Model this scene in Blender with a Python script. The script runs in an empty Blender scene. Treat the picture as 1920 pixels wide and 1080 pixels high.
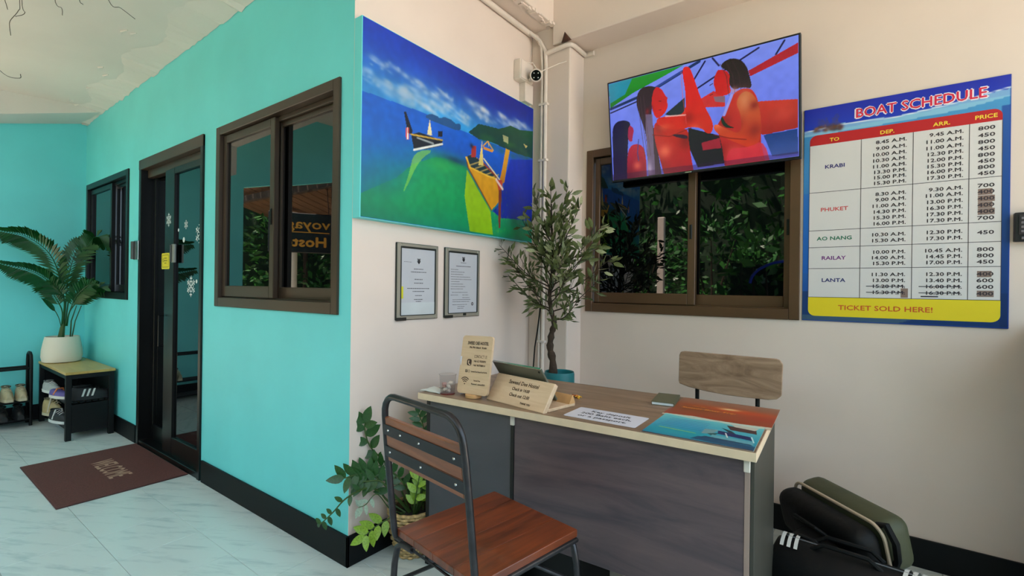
import bpy, bmesh, math, random
import numpy as np
from mathutils import Vector, Matrix
random.seed(7)
SC = bpy.context.scene
COL = SC.collection

# ---------------------------------------------------------------- camera
cam_d = bpy.data.cameras.new('camera'); cam = bpy.data.objects.new('camera', cam_d); COL.objects.link(cam)
yaw, pit, rol = 0.635423, 0.000486, 0.0126564
F = Vector((-math.sin(yaw)*math.cos(pit), math.cos(yaw)*math.cos(pit), math.sin(pit)))
R0 = Vector((math.cos(yaw), math.sin(yaw), 0)); U0 = R0.cross(F)
RT = R0*math.cos(rol) + U0*math.sin(rol); UP = -R0*math.sin(rol) + U0*math.cos(rol)
mw = Matrix.Identity(4)
for i in range(3):
    mw[i][0] = RT[i]; mw[i][1] = UP[i]; mw[i][2] = -F[i]
mw[0][3], mw[1][3], mw[2][3] = 1.8562, -1.3091, 1.25
cam.matrix_world = mw
cam_d.sensor_width = 36; cam_d.lens = 905.67/1920*36; cam_d.clip_start = 0.02
SC.camera = cam

# ---------------------------------------------------------------- light
SC.view_settings.view_transform = 'Standard'; SC.view_settings.look = 'None'
SC.view_settings.gamma = 1.0; SC.view_settings.use_curve_mapping = False
SC.view_settings.exposure = 1.65
w = bpy.data.worlds.new('sky'); SC.world = w; w.use_nodes = True
bg = w.node_tree.nodes['Background']
bg.inputs[0].default_value = (0.62, 0.83, 1.0, 1); bg.inputs[1].default_value = 1.1
sd = bpy.data.lights.new('sun', 'SUN'); so = bpy.data.objects.new('sun', sd); COL.objects.link(so)
sd.energy = 16.0; sd.angle = 0.02; sd.color = (1.0, 0.86, 0.74)
so.rotation_euler = (math.radians(-18), math.radians(-12), 0)
def portal(loc, rot, sx, sy):
    d = bpy.data.lights.new('portal', 'AREA'); o = bpy.data.objects.new('portal', d); COL.objects.link(o)
    d.shape = 'RECTANGLE'; d.size = sx; d.size_y = sy; d.cycles.is_portal = True
    o.location = loc; o.rotation_euler = rot
PI = math.pi
portal((0.4, -3.05, 1.35), (-PI/2, 0, PI), 8.6, 2.9)
portal((4.6, -0.7, 1.35), (-PI/2, 0, -PI/2), 4.6, 2.9)

# ---------------------------------------------------------------- helpers
def lin(c):
    return tuple(((v/255)/12.92 if v/255 <= 0.04045 else ((v/255+0.055)/1.055)**2.4) for v in c)
MATS = {}
def mat(name, c, rough=0.6, metal=0.0, spec=0.5, var=0.06, vs=6.0, bump=0.0, bs=60.0, wood=None, c2=None, coat=0.0, ior=None, world=False):
    """procedural surface: base colour broken up by noise, or streaked as wood grain along one axis"""
    if name in MATS: return MATS[name]
    m = bpy.data.materials.new(name); m.use_nodes = True; MATS[name] = m
    nt = m.node_tree; N = nt.nodes; L = nt.links; b = N['Principled BSDF']
    b.inputs['Roughness'].default_value = rough; b.inputs['Metallic'].default_value = metal
    b.inputs['Specular IOR Level'].default_value = spec; b.inputs['Coat Weight'].default_value = coat
    if ior: b.inputs['IOR'].default_value = ior
    a = lin(c); d = lin(c2) if c2 else None
    if world:
        tc = N.new('ShaderNodeNewGeometry'); src = tc.outputs['Position']
    else:
        tc = N.new('ShaderNodeTexCoord'); src = tc.outputs['Object']
    mp = N.new('ShaderNodeMapping'); L.new(src, mp.inputs[0])
    nz = N.new('ShaderNodeTexNoise'); L.new(mp.outputs[0], nz.inputs['Vector']); nz.inputs['Detail'].default_value = 5
    if wood:
        mp.inputs['Scale'].default_value = wood; nz.inputs['Scale'].default_value = 1.0
        nz.inputs['Distortion'].default_value = 0.6; nz.inputs['Roughness'].default_value = 0.65
    else:
        nz.inputs['Scale'].default_value = vs
    cr = N.new('ShaderNodeValToRGB'); L.new(nz.outputs['Fac'], cr.inputs[0])
    e = cr.color_ramp.elements; e[0].position = 0.32; e[1].position = 0.68
    if d is None:
        e[0].color = tuple(v*(1-var) for v in a)+(1,); e[1].color = tuple(min(1, v*(1+var)) for v in a)+(1,)
    else:
        e[0].color = d+(1,); e[1].color = a+(1,)
    L.new(cr.outputs[0], b.inputs['Base Color'])
    if bump:
        n2 = N.new('ShaderNodeTexNoise'); L.new(src, n2.inputs['Vector']); n2.inputs['Scale'].default_value = bs; n2.inputs['Detail'].default_value = 4
        bp = N.new('ShaderNodeBump'); bp.inputs['Strength'].default_value = bump; bp.inputs['Distance'].default_value = 0.01
        L.new(n2.outputs['Fac'], bp.inputs['Height']); L.new(bp.outputs[0], b.inputs['Normal'])
    return m
def ink(c):
    return mat('ink_%d_%d_%d' % c, c, 0.6, var=0.0)

class MB:
    def __init__(s): s.v = []; s.f = []
    def add(s, vs, fs):
        o = len(s.v); s.v += [tuple(v) for v in vs]; s.f += [tuple(i+o for i in f) for f in fs]; return s
    def box(s, x0, x1, y0, y1, z0, z1):
        return s.add([(x0,y0,z0),(x1,y0,z0),(x1,y1,z0),(x0,y1,z0),(x0,y0,z1),(x1,y0,z1),(x1,y1,z1),(x0,y1,z1)],
                     [(3,2,1,0),(4,5,6,7),(0,1,5,4),(1,2,6,5),(2,3,7,6),(3,0,4,7)])
    def rbox(s, x0, x1, y0, y1, z0, z1, r=0.004, seg=2):
        bm = bmesh.new(); bmesh.ops.create_cube(bm, size=1)
        for v in bm.verts: v.co = ((x0+x1)/2+v.co.x*(x1-x0), (y0+y1)/2+v.co.y*(y1-y0), (z0+z1)/2+v.co.z*(z1-z0))
        bmesh.ops.bevel(bm, geom=bm.edges[:], offset=r, segments=seg, affect='EDGES', profile=0.5)
        bm.verts.index_update()
        s.add([v.co[:] for v in bm.verts], [[v.index for v in f.verts] for f in bm.faces]); bm.free(); return s
    def tube(s, pts, r, seg=8, closed=False, cap=True):
        P = [Vector(p) for p in pts]; n = len(P); rs = r if isinstance(r, (list, tuple)) else [r]*n
        vs = []; prev = None
        for i in range(n):
            if closed: t = P[(i+1) % n]-P[i-1]
            else: t = P[min(i+1, n-1)]-P[max(i-1, 0)]
            t.normalize()
            if prev is None:
                a = Vector((0,0,1)) if abs(t.z) < 0.9 else Vector((1,0,0))
                u = t.cross(a).normalized()
            else:
                u = (prev-t*prev.dot(t)).normalized()
            prev = u; b = t.cross(u)
            for k in range(seg):
                an = 2*PI*k/seg; vs.append(P[i]+(u*math.cos(an)+b*math.sin(an))*rs[i])
        fs = []
        for i in range(n if closed else n-1):
            j = (i+1) % n
            for k in range(seg):
                fs.append((i*seg+k, i*seg+(k+1) % seg, j*seg+(k+1) % seg, j*seg+k))
        if cap and not closed:
            fs.append(tuple(range(seg))[::-1]); fs.append(tuple((n-1)*seg+k for k in range(seg)))
        return s.add(vs, fs)
    def lathe(s, prof, seg=32, c=(0,0,0)):
        n = len(prof); vs = [(c[0]+r*math.cos(2*PI*k/seg), c[1]+r*math.sin(2*PI*k/seg), c[2]+z) for r, z in prof for k in range(seg)]
        fs = [(i*seg+k, i*seg+(k+1) % seg, (i+1)*seg+(k+1) % seg, (i+1)*seg+k) for i in range(n-1) for k in range(seg)]
        fs += [tuple(range(seg))[::-1], tuple((n-1)*seg+k for k in range(seg))]
        return s.add(vs, fs)
    def prism(s, pts, M, d):
        """outline in the plane of M, thickened by d along its normal (towards +N)"""
        n = len(pts)
        vs = [M @ Vector((x, y, 0)) for x, y in pts]+[M @ Vector((x, y, d)) for x, y in pts]
        fs = [tuple(range(n))[::-1], tuple(range(n, 2*n))]+[(i, (i+1) % n, n+(i+1) % n, n+i) for i in range(n)]
        return s.add(vs, fs)
    def xf(s, M):
        s.v = [tuple(M @ Vector(v)) for v in s.v]; return s
    def build(s, name, m, parent=None, smooth=False, label=None):
        me = bpy.data.meshes.new(name); me.from_pydata(s.v, [], s.f); me.update()
        bm = bmesh.new(); bm.from_mesh(me); bmesh.ops.recalc_face_normals(bm, faces=bm.faces); bm.to_mesh(me); bm.free()
        if m: me.materials.append(m)
        if smooth:
            me.polygons.foreach_set('use_smooth', [True]*len(me.polygons))
            try: me.set_sharp_from_angle(angle=math.radians(40))
            except Exception: pass
        o = bpy.data.objects.new(name, me); COL.objects.link(o); o.parent = parent
        if label: o['label'] = label
        return o
def tag(o, label, cat, group=None, kind=None):
    o['label'] = label; o['category'] = cat
    if group: o['group'] = group
    if kind: o['kind'] = kind
    return o
def thing(name, label, cat, loc=(0,0,0), rz=0.0, group=None, rot=None):
    o = bpy.data.objects.new(name, None); COL.objects.link(o); o.empty_display_size = 0.1
    o.location = loc; o.rotation_euler = rot or (0, 0, rz)
    return tag(o, label, cat, group)
def struct(o):
    o['kind'] = 'structure'; return o
def frame_of(o, r, u):
    """4x4 whose x runs along r, y along u, z along the normal, at point o"""
    r = Vector(r).normalized(); u = Vector(u); u = (u-r*u.dot(r)).normalized(); n = r.cross(u)
    M = Matrix.Identity(4)
    for i in range(3): M[i][0] = r[i]; M[i][1] = u[i]; M[i][2] = n[i]; M[i][3] = o[i]
    return M
def text_verts(body):
    c = bpy.data.curves.new('t', 'FONT'); c.body = body; c.size = 1; c.resolution_u = 2; c.fill_mode = 'FRONT'
    o = bpy.data.objects.new('t', c); me = bpy.data.meshes.new_from_object(o)
    vs = [tuple(v.co) for v in me.vertices]; fs = [tuple(p.vertices) for p in me.polygons]
    bpy.data.objects.remove(o); bpy.data.curves.remove(c); bpy.data.meshes.remove(me)
    return vs, fs
class Lettering:
    """collects words printed on one flat surface M (x right, y up); built as one thin part"""
    def __init__(s, M, lift=0.0006): s.M = M; s.mb = MB(); s.lift = lift
    def put(s, body, x, y, h, align='L', w=None, sx=1.0, slant=0.0, bold=0.0):
        vs, fs = text_verts(body)
        if not vs: return s
        k = h/0.70
        x0 = min(v[0] for v in vs); x1 = max(v[0] for v in vs)
        kx = k*sx if w is None else w/(x1-x0)
        W = (x1-x0)*kx; ox = {'L': x, 'C': x-W/2, 'R': x-W}[align]
        offs = [(0, 0)] if not bold else [(-bold, 0), (bold, 0), (0, bold), (0, -bold)]
        for j, (bx, by) in enumerate(offs):
            s.mb.add([s.M @ Vector((ox+(v[0]-x0)*kx+slant*v[1]*k+bx, y+v[1]*k+by, s.lift+j*0.00004)) for v in vs], fs)
        return s
    def poly(s, pts, dz=0.0):
        s.mb.add([s.M @ Vector((x, y, s.lift+dz)) for x, y in pts], [tuple(range(len(pts)))]); return s
    def rect(s, x0, x1, y0, y1, dz=0.0): return s.poly([(x0,y0),(x1,y0),(x1,y1),(x0,y1)], dz)
    def ring(s, cx, cy, r0, r1, a0, a1, n=12):
        for i in range(n):
            a = a0+(a1-a0)*i/n; b = a0+(a1-a0)*(i+1)/n
            s.poly([(cx+r0*math.cos(a), cy+r0*math.sin(a)), (cx+r1*math.cos(a), cy+r1*math.sin(a)), (cx+r1*math.cos(b), cy+r1*math.sin(b)), (cx+r0*math.cos(b), cy+r0*math.sin(b))])
        return s
    def build(s, name, c, parent, label=None):
        me_o = MB(); me_o.v = s.mb.v; me_o.f = s.mb.f
        me = bpy.data.meshes.new(name); me.from_pydata(me_o.v, [], me_o.f); me.materials.append(ink(c) if isinstance(c, tuple) else c)
        o = bpy.data.objects.new(name, me); COL.objects.link(o); o.parent = parent
        if label: o['label'] = label
        return o
def rrect(x0, x1, y0, y1, r, n=5):
    out = []
    for cx, cy, a in ((x1-r, y0+r, -PI/2), (x1-r, y1-r, 0), (x0+r, y1-r, PI/2), (x0+r, y0+r, PI)):
        for i in range(n+1): out.append((cx+r*math.cos(a+PI/2*i/n), cy+r*math.sin(a+PI/2*i/n)))
    return out

class Canvas:
    """a flat picture painted with polygons and soft spots; u right, v down, both 0..1"""
    def __init__(s, nx, ny, c):
        s.nx, s.ny = nx, ny
        s.U, s.V = np.meshgrid(np.linspace(0, 1, nx), np.linspace(0, 1, ny)); s.asp = 1.0
        s.a = np.ones((ny, nx, 3))*np.array(c, float)
    def mask(s, pts):
        m = np.zeros(s.U.shape, bool); n = len(pts)
        for i in range(n):
            x0, y0 = pts[i]; x1, y1 = pts[(i+1) % n]
            if y0 == y1: continue
            c = ((y0 > s.V) != (y1 > s.V)) & (s.U < (x1-x0)*(s.V-y0)/(y1-y0)+x0); m ^= c
        return m
    def blend(s, m, c): m = m[..., None]; s.a = s.a*(1-m)+np.array(c, float)*m
    def poly(s, pts, c, al=1.0, c2=None, ax=1):
        m = s.mask(pts).astype(float)*al
        if c2 is not None:
            q = [p[ax] for p in pts]; t = np.clip(((s.V if ax else s.U)-min(q))/(max(q)-min(q)+1e-6), 0, 1)[..., None]
            col = np.array(c, float)*(1-t)+np.array(c2, float)*t
            s.a = s.a*(1-m[..., None])+col*m[..., None]
        else: s.blend(m, c)
    def spot(s, x, y, rx, ry, c, al=1.0, rot=0.0):
        dx = (s.U-x); dy = (s.V-y); ca, sa = math.cos(rot), math.sin(rot)
        q = ((dx*ca+dy*sa)/rx)**2+((-dx*sa+dy*ca)/ry)**2
        s.blend(np.exp(-q)*al, c)
    def line(s, pts, w, c, al=1.0):
        d = np.full(s.U.shape, 9.0)
        for (x0, y0), (x1, y1) in zip(pts[:-1], pts[1:]):
            L2 = (x1-x0)**2+((y1-y0)*s.asp)**2+1e-9
            t = np.clip(((s.U-x0)*(x1-x0)+(s.V-y0)*(y1-y0)*s.asp**2)/L2, 0, 1)
            d = np.minimum(d, np.hypot(s.U-x0-t*(x1-x0), (s.V-y0-t*(y1-y0))*s.asp))
        s.blend(np.clip((w/2-d)/(0.7/s.nx)+0.5, 0, 1)*al, c)
    def noise(s, amp, fx, fy, seed=1):
        r = np.random.RandomState(seed); g = r.rand(int(fy)+3, int(fx)+3)
        X = s.U*fx; Y = s.V*fy; i = X.astype(int); j = Y.astype(int); a = X-i; b = Y-j
        n = (g[j, i]*(1-a)+g[j, i+1]*a)*(1-b)+(g[j+1, i]*(1-a)+g[j+1, i+1]*a)*b
        s.a = s.a*(1+amp*(n[..., None]-0.5)*2)
    def build(s, name, M, W, H, m, parent):
        """M: x right, y up, origin at the picture's lower left"""
        nx, ny = s.nx, s.ny
        Mn = np.array(M)
        P = np.stack([s.U.ravel()*W, (1-s.V.ravel())*H, np.zeros(nx*ny), np.ones(nx*ny)])
        co = (Mn @ P)[:3].T
        idx = np.arange(nx*ny).reshape(ny, nx)
        q = np.stack([idx[1:, :-1], idx[1:, 1:], idx[:-1, 1:], idx[:-1, :-1]], -1).reshape(-1, 4)
        me = bpy.data.meshes.new(name); me.vertices.add(nx*ny); me.vertices.foreach_set('co', co.ravel())
        me.loops.add(q.size); me.loops.foreach_set('vertex_index', q.ravel())
        me.polygons.add(len(q)); me.polygons.foreach_set('loop_start', np.arange(len(q))*4)
        me.update(calc_edges=True)
        c = np.clip(s.a/255, 0, 1); c = np.where(c <= 0.04045, c/12.92, ((c+0.055)/1.055)**2.4)
        at = me.color_attributes.new('print', 'FLOAT_COLOR', 'POINT')
        at.data.foreach_set('color', np.concatenate([c.reshape(-1, 3), np.ones((nx*ny, 1))], 1).ravel())
        me.materials.append(m)
        o = bpy.data.objects.new(name, me); COL.objects.link(o); o.parent = parent; return o
def print_mat(name, rough=0.4, emit=0.0, spec=0.5):
    m = bpy.data.materials.new(name); m.use_nodes = True; N = m.node_tree.nodes; L = m.node_tree.links; b = N['Principled BSDF']
    a = N.new('ShaderNodeVertexColor'); a.layer_name = 'print'
    b.inputs['Roughness'].default_value = rough; b.inputs['Specular IOR Level'].default_value = spec
    if emit:
        b.inputs['Base Color'].default_value = (0.01, 0.01, 0.01, 1)
        L.new(a.outputs[0], b.inputs['Emission Color']); b.inputs['Emission Strength'].default_value = emit
    else: L.new(a.outputs[0], b.inputs['Base Color'])
    return m

# materials
M_teal = mat('teal_wall_paint', (110, 218, 220), 0.55, var=0.04, vs=2.5, bump=0.06, bs=14, world=True)
M_white = mat('off_white_wall_paint', (226, 207, 195), 0.6, var=0.035, vs=2.2, bump=0.06, bs=12, world=True)
M_ceil = mat('rough_white_plaster', (216, 206, 198), 0.8, var=0.05, vs=1.4, bump=0.25, bs=6, world=True)
M_skirt = mat('black_skirting_paint', (6, 8, 11), 0.55, spec=0.25, var=0.1)
M_bronze = mat('dark_bronze_aluminium', (74, 58, 46), 0.38, metal=0.35, var=0.08, vs=3)
M_bronze2 = mat('brown_window_aluminium', (92, 66, 44), 0.4, metal=0.3, var=0.08, vs=3)
M_dark = mat('near_black_aluminium', (9, 8, 8), 0.35, spec=0.35, var=0.1)
M_glass = mat('tinted_window_glass', (4, 5, 6), 0.015, var=0.0, spec=0.5, ior=1.62)
M_black = mat('black_powder_coat', (7, 7, 8), 0.45, spec=0.3, var=0.1)
M_steel = mat('worn_black_tube', (58, 56, 58), 0.33, metal=0.7, var=0.25, vs=25)
M_chrome = mat('brushed_chrome', (190, 190, 188), 0.25, metal=1.0, var=0.05)
M_pvc = mat('painted_pvc', (224, 208, 196), 0.5, var=0.05, vs=12, bump=0.1, bs=30)
M_leaf = mat('dark_glossy_leaf', (34, 74, 26), 0.4, var=0.35, vs=9)
M_leaf2 = mat('bright_green_leaf', (126, 158, 44), 0.4, var=0.3, vs=9)
M_palm = mat('palm_leaf', (18, 78, 26), 0.4, var=0.3, vs=7)
M_olive = mat('olive_leaf', (84, 92, 48), 0.5, var=0.35, vs=8)
M_bark = mat('rough_dark_bark', (58, 44, 32), 0.9, var=0.3, vs=30, bump=0.6, bs=60)
M_stem = mat('green_stem', (58, 82, 30), 0.6, var=0.2)
M_print = print_mat('painted_canvas', 0.35)
M_screen = print_mat('lit_screen', 0.15, emit=0.30)

# outlines of the two pictures, in fractions of their width and height
MU = {
 'horizon': [(0.003,0.379),(0.287,0.359),(0.489,0.375),(0.649,0.377),(0.999,0.372)],
 'clouds': [(0.047,0.28),(0.125,0.299),(0.197,0.312),(0.24,0.22),(0.286,0.307),(0.37,0.213),(0.421,0.285),(0.475,0.289),(0.588,0.194),(0.649,0.211),(0.78,0.185),(0.925,0.172),(0.094,0.195)],
 'h1': [(0.281,0.375),(0.304,0.349),(0.34,0.346),(0.358,0.354),(0.383,0.332),(0.422,0.333),(0.448,0.35),(0.475,0.331),(0.478,0.382),(0.396,0.389),(0.287,0.385)],
 'h2': [(0.523,0.368),(0.588,0.287),(0.649,0.275),(0.73,0.261),(0.815,0.202),(0.887,0.204),(0.999,0.167),(0.999,0.372),(0.851,0.382),(0.681,0.373),(0.589,0.386)],
 'green': [(0.0,0.883),(0.149,0.762),(0.222,0.666),(0.336,0.589),(0.423,0.573),(0.51,0.594),(0.682,0.834),(0.814,0.855),(1.001,0.846),(1.0,1.0),(0.0,1.0)],
 'hull1': [(0.212,0.506),(0.253,0.477),(0.372,0.476),(0.369,0.511),(0.288,0.56),(0.227,0.586)],
 'prow1': [(0.177,0.397),(0.187,0.392),(0.22,0.484),(0.212,0.513),(0.193,0.489)],
 'mast1': [(0.291,0.475),(0.304,0.384),(0.317,0.471)],
 'flag': [(0.186,0.479),(0.201,0.473),(0.203,0.537),(0.189,0.543)],
 'line': [(0.227,0.586),(0.372,0.499)],
 'refl1': [(0.227,0.595),(0.335,0.543),(0.255,0.63),(0.191,0.811),(0.176,0.839),(0.206,0.72)],
 'eng': [(0.347,0.433),(0.371,0.423),(0.371,0.456),(0.347,0.466)],
 'boat3': [(0.619,0.419),(0.689,0.423),(0.681,0.438),(0.622,0.44)],
 'sail3': [(0.649,0.377),(0.659,0.374),(0.659,0.419)],
 'hull2': [(0.51,0.53),(0.524,0.59),(0.681,0.827),(0.73,0.763),(0.746,0.652),(0.713,0.591),(0.604,0.52),(0.545,0.496)],
 'int2': [(0.517,0.521),(0.545,0.501),(0.604,0.52),(0.713,0.584),(0.713,0.607),(0.65,0.605),(0.538,0.585)],
 'prow2': [(0.738,0.607),(0.755,0.525),(0.78,0.375),(0.81,0.38),(0.772,0.614),(0.738,0.646)],
 'rib': [(0.713,0.614),(0.755,0.603),(0.76,0.664),(0.73,0.679)],
 'pole': [(0.73,0.671),(0.753,0.665),(0.746,0.937),(0.733,0.939)],
 'mast2': [(0.589,0.554),(0.611,0.392),(0.622,0.544)],
 'red': [(0.545,0.446),(0.574,0.435),(0.571,0.509),(0.542,0.519)],
 'refl2': [(0.517,0.606),(0.674,0.836),(0.694,0.99),(0.54,0.991),(0.504,0.772)],
 'blue2': [(0.73,0.779),(0.815,0.442),(1.002,0.38),(1.001,0.846),(0.886,0.85),(0.755,0.866),(0.689,0.833)],
 'wisp': [(0.755,0.29),(0.797,0.289),(0.797,0.337),(0.763,0.334)],
 'wisp2': [(0.919,0.291),(0.954,0.295),(0.94,0.317)],
 'name': [(0.243,0.513),(0.323,0.515)],
}
TV = {
 'can': [(0.0,-0.0),(0.454,0.001),(0.333,0.062),(0.154,0.147),(0.005,0.248)],
 'cy': [(0.0,-0.0),(0.149,0.008),(0.102,0.143),(0.007,0.198)],
 'l1': [(0.008,0.257),(0.252,0.178),(0.533,0.007)],
 'l2': [(0.006,0.298),(0.181,0.239)],
 'l3': [(0.283,0.151),(0.435,0.06)],
 'l4': [(0.504,0.158),(0.563,0.02)],
 'l5': [(0.519,0.247),(0.615,0.175),(0.825,0.022)],
 'l6': [(0.602,0.009),(0.633,0.088)],
 'l7': [(0.902,0.113),(0.94,0.016)],
 'beam': [(0.776,0.195),(1.0,0.059),(0.999,0.145),(0.783,0.247)],
 'roof': [(0.827,0.477),(0.996,0.521),(0.995,0.761),(0.838,0.774),(0.691,0.55)],
 'roof2': [(0.525,0.355),(0.604,0.303),(0.661,0.377),(0.659,0.465),(0.55,0.432)],
 'gry': [(0.603,0.355),(0.661,0.37),(0.66,0.428),(0.61,0.402)],
 'dg': [(0.337,0.424),(0.451,0.303),(0.451,0.465),(0.396,0.469)],
 'blue': [(0.842,0.775),(0.994,0.768),(0.997,0.978),(0.882,0.974)],
 'dark': [(0.466,0.594),(0.646,0.728),(0.667,0.976),(0.511,0.982),(0.462,0.764)],
 'redb': [(0.534,0.755),(0.629,0.738),(0.636,0.831),(0.541,0.826)],
 'hair2': [(0.179,0.157),(0.215,0.108),(0.283,0.128),(0.301,0.19),(0.269,0.272),(0.255,0.395),(0.277,0.629),(0.299,0.895),(0.325,0.983),(0.227,0.976),(0.229,0.613),(0.19,0.405),(0.168,0.266)],
 'grb': [(0.221,0.383),(0.265,0.399),(0.266,0.994),(0.226,0.993)],
 'face2': [(0.283,0.135),(0.32,0.166),(0.346,0.255),(0.357,0.274),(0.35,0.295),(0.358,0.353),(0.332,0.422),(0.292,0.456),(0.27,0.4),(0.259,0.269)],
 'arm': [(0.436,0.023),(0.48,0.023),(0.504,0.15),(0.542,0.376),(0.606,0.61),(0.579,0.707),(0.52,0.589),(0.374,0.595),(0.281,0.501),(0.293,0.441),(0.341,0.445),(0.451,0.468),(0.458,0.268)],
 'tor': [(0.273,0.45),(0.375,0.579),(0.466,0.594),(0.463,0.718),(0.511,0.982),(0.354,0.966),(0.3,0.863),(0.268,0.626)],
 'bik': [(0.364,0.624),(0.456,0.653),(0.464,0.702),(0.4,0.667)],
 'hair1': [(0.011,0.444),(0.051,0.39),(0.108,0.406),(0.133,0.451),(0.107,0.576),(0.088,0.96),(0.001,0.974),(0.009,0.647)],
 'face1': [(0.117,0.446),(0.151,0.506),(0.138,0.585),(0.136,0.635),(0.106,0.609)],
 'bod1': [(0.125,0.656),(0.187,0.666),(0.219,0.758),(0.216,0.99),(0.092,0.987),(0.095,0.774)],
 'hair3': [(0.633,0.096),(0.675,0.05),(0.723,0.062),(0.766,0.134),(0.783,0.254),(0.794,0.358),(0.743,0.323),(0.703,0.335),(0.679,0.268),(0.689,0.171)],
 'face3': [(0.633,0.117),(0.689,0.171),(0.683,0.284),(0.694,0.347),(0.661,0.37),(0.612,0.336),(0.613,0.285),(0.601,0.236),(0.615,0.153)],
 'bod3': [(0.694,0.375),(0.735,0.334),(0.79,0.349),(0.819,0.453),(0.836,0.659),(0.826,0.857),(0.89,0.962),(0.667,0.976),(0.638,0.741),(0.605,0.655),(0.65,0.535)],
 'arm3': [(0.759,0.343),(0.819,0.453),(0.836,0.687),(0.822,0.827),(0.798,0.893),(0.735,0.83),(0.638,0.726),(0.597,0.652),(0.607,0.595),(0.656,0.656),(0.736,0.742),(0.739,0.567),(0.709,0.439)],
 'bik3': [(0.642,0.532),(0.665,0.63),(0.713,0.675),(0.656,0.656),(0.636,0.59)],
 'bot': [(0.653,0.836),(0.767,0.869),(0.853,0.808),(0.89,0.962),(0.667,0.983)],
 'strap': [(0.694,0.375),(0.654,0.537)],
}

# ================================================================ the setting
D = 1.584                    # depth of the right-hand wall
def wall_cells(mb, along, face, back, us, zs, holes):
    """solid wall between two planes, split on a grid with holes left open"""
    for i in range(len(us)-1):
        for j in range(len(zs)-1):
            u, z = (us[i]+us[i+1])/2, (zs[j]+zs[j+1])/2
            if any(h[0] < u < h[1] and h[2] < z < h[3] for h in holes): continue
            if along == 'x': mb.box(us[i], us[i+1], face, back, zs[j], zs[j+1])
            else: mb.box(face, back, us[i], us[i+1], zs[j], zs[j+1])
# floor and its tiles
M_grout = mat('grey_grout', (120, 126, 122), 0.8)
floor = MB().box(-4.4, 3.5, -2.62, 0.1, -0.08, -0.0035).box(0, 3.5, 0.1, 1.7, -0.08, -0.0035).build('floor', M_grout); struct(floor)
M_tile = mat('pale_marbled_floor_tile', (204, 213, 210), 0.25, c2=(170, 184, 186), wood=(3.2, 20, 1), world=True)
nt = M_tile.node_tree
mp2 = nt.nodes.new('ShaderNodeMapping'); mp2.inputs['Rotation'].default_value = (0, 0, math.radians(-30))
lk = [l for l in nt.links if l.to_node.type == 'MAPPING'][0]; a_, b_ = lk.from_socket, lk.to_socket
nt.links.new(a_, mp2.inputs[0]); nt.links.new(mp2.outputs[0], b_)
[n for n in nt.nodes if n.type == 'TEX_NOISE'][0].inputs['Distortion'].default_value = 0.25
for n in nt.nodes:
    if n.type == 'VALTORGB': n.color_ramp.elements[0].position = 0.28; n.color_ramp.elements[1].position = 0.48
ts = 0.3315
tmb = MB().rbox(0.0008, ts-0.0008, 0.0008, ts-0.0008, -0.012, 0.0, 0.0012, 1)
t0 = tmb.build('tile', M_tile, floor); first = True
for i in range(-12, 13):
    for j in range(-8, 7):
        x = -0.517+i*ts; y = -0.272+j*ts
        if x < -4.3 or x > 3.3 or y > 1.5: continue
        if y > -0.1 and x < -0.3: continue
        if first: t = t0; first = False
        else: t = bpy.data.objects.new('tile', t0.data); COL.objects.link(t); t.parent = floor
        t.location = (x, y, 0)
# walls
W2 = (-1.366, -0.092, 1.118, 2.207); W1 = (-4.19, -2.985, 1.116, 2.185); DR = (-2.725, -1.553, -0.01, 2.206)
mb = MB(); wall_cells(mb, 'x', 0.0, 0.14, [-4.37, -4.19, -2.985, -2.725, -1.553, -1.366, -0.092, -0.0], [0, 1.116, 1.118, 2.185, 2.206, 3.3], [W1, W2, DR])
struct(mb.build('wall_left', M_teal))
mb = MB().box(-4.37, -4.25, -1.42, 0.0, 0, 3.7).prism([(-1.42, 2.43), (-3.1, 2.86), (-3.1, 3.7), (-1.42, 3.7)], frame_of((-4.37, 0, 0), (0, 1, 0), (0, 0, 1)), 0.12)
struct(mb.build('wall_far_left', M_teal))
struct(MB().box(-0.14, 0.0, 0.14, 1.72, 0, 3.3).box(-0.08, 0.0, 0.1, 0.14, 0, 3.3).build('wall_middle', M_white))
# thin face of the middle wall at the corner, so the teal paint stops at the arris
W3 = (0.336, 1.572, 1.104, 2.17)
mb = MB(); wall_cells(mb, 'x', D, D+0.14, [0.0, 0.336, 1.572, 3.5], [0, 1.104, 2.17, 3.3], [W3])
struct(mb.build('wall_right', M_white))
struct(MB().box(0.0, 0.0015, -0.0005, 0.1405, 0.0, 3.3).build('trim_1', M_white, label=None))
# room behind the door, its unlit darkness put into near-black walls
M_room = mat('unlit_room_black', (20, 20, 22), 0.9)
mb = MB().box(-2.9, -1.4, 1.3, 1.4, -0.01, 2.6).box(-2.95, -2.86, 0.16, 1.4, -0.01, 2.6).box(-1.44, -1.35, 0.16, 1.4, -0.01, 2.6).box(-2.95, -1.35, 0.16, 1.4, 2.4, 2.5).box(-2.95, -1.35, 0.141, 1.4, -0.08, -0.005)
struct(mb.build('wall_inside', M_room))
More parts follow.
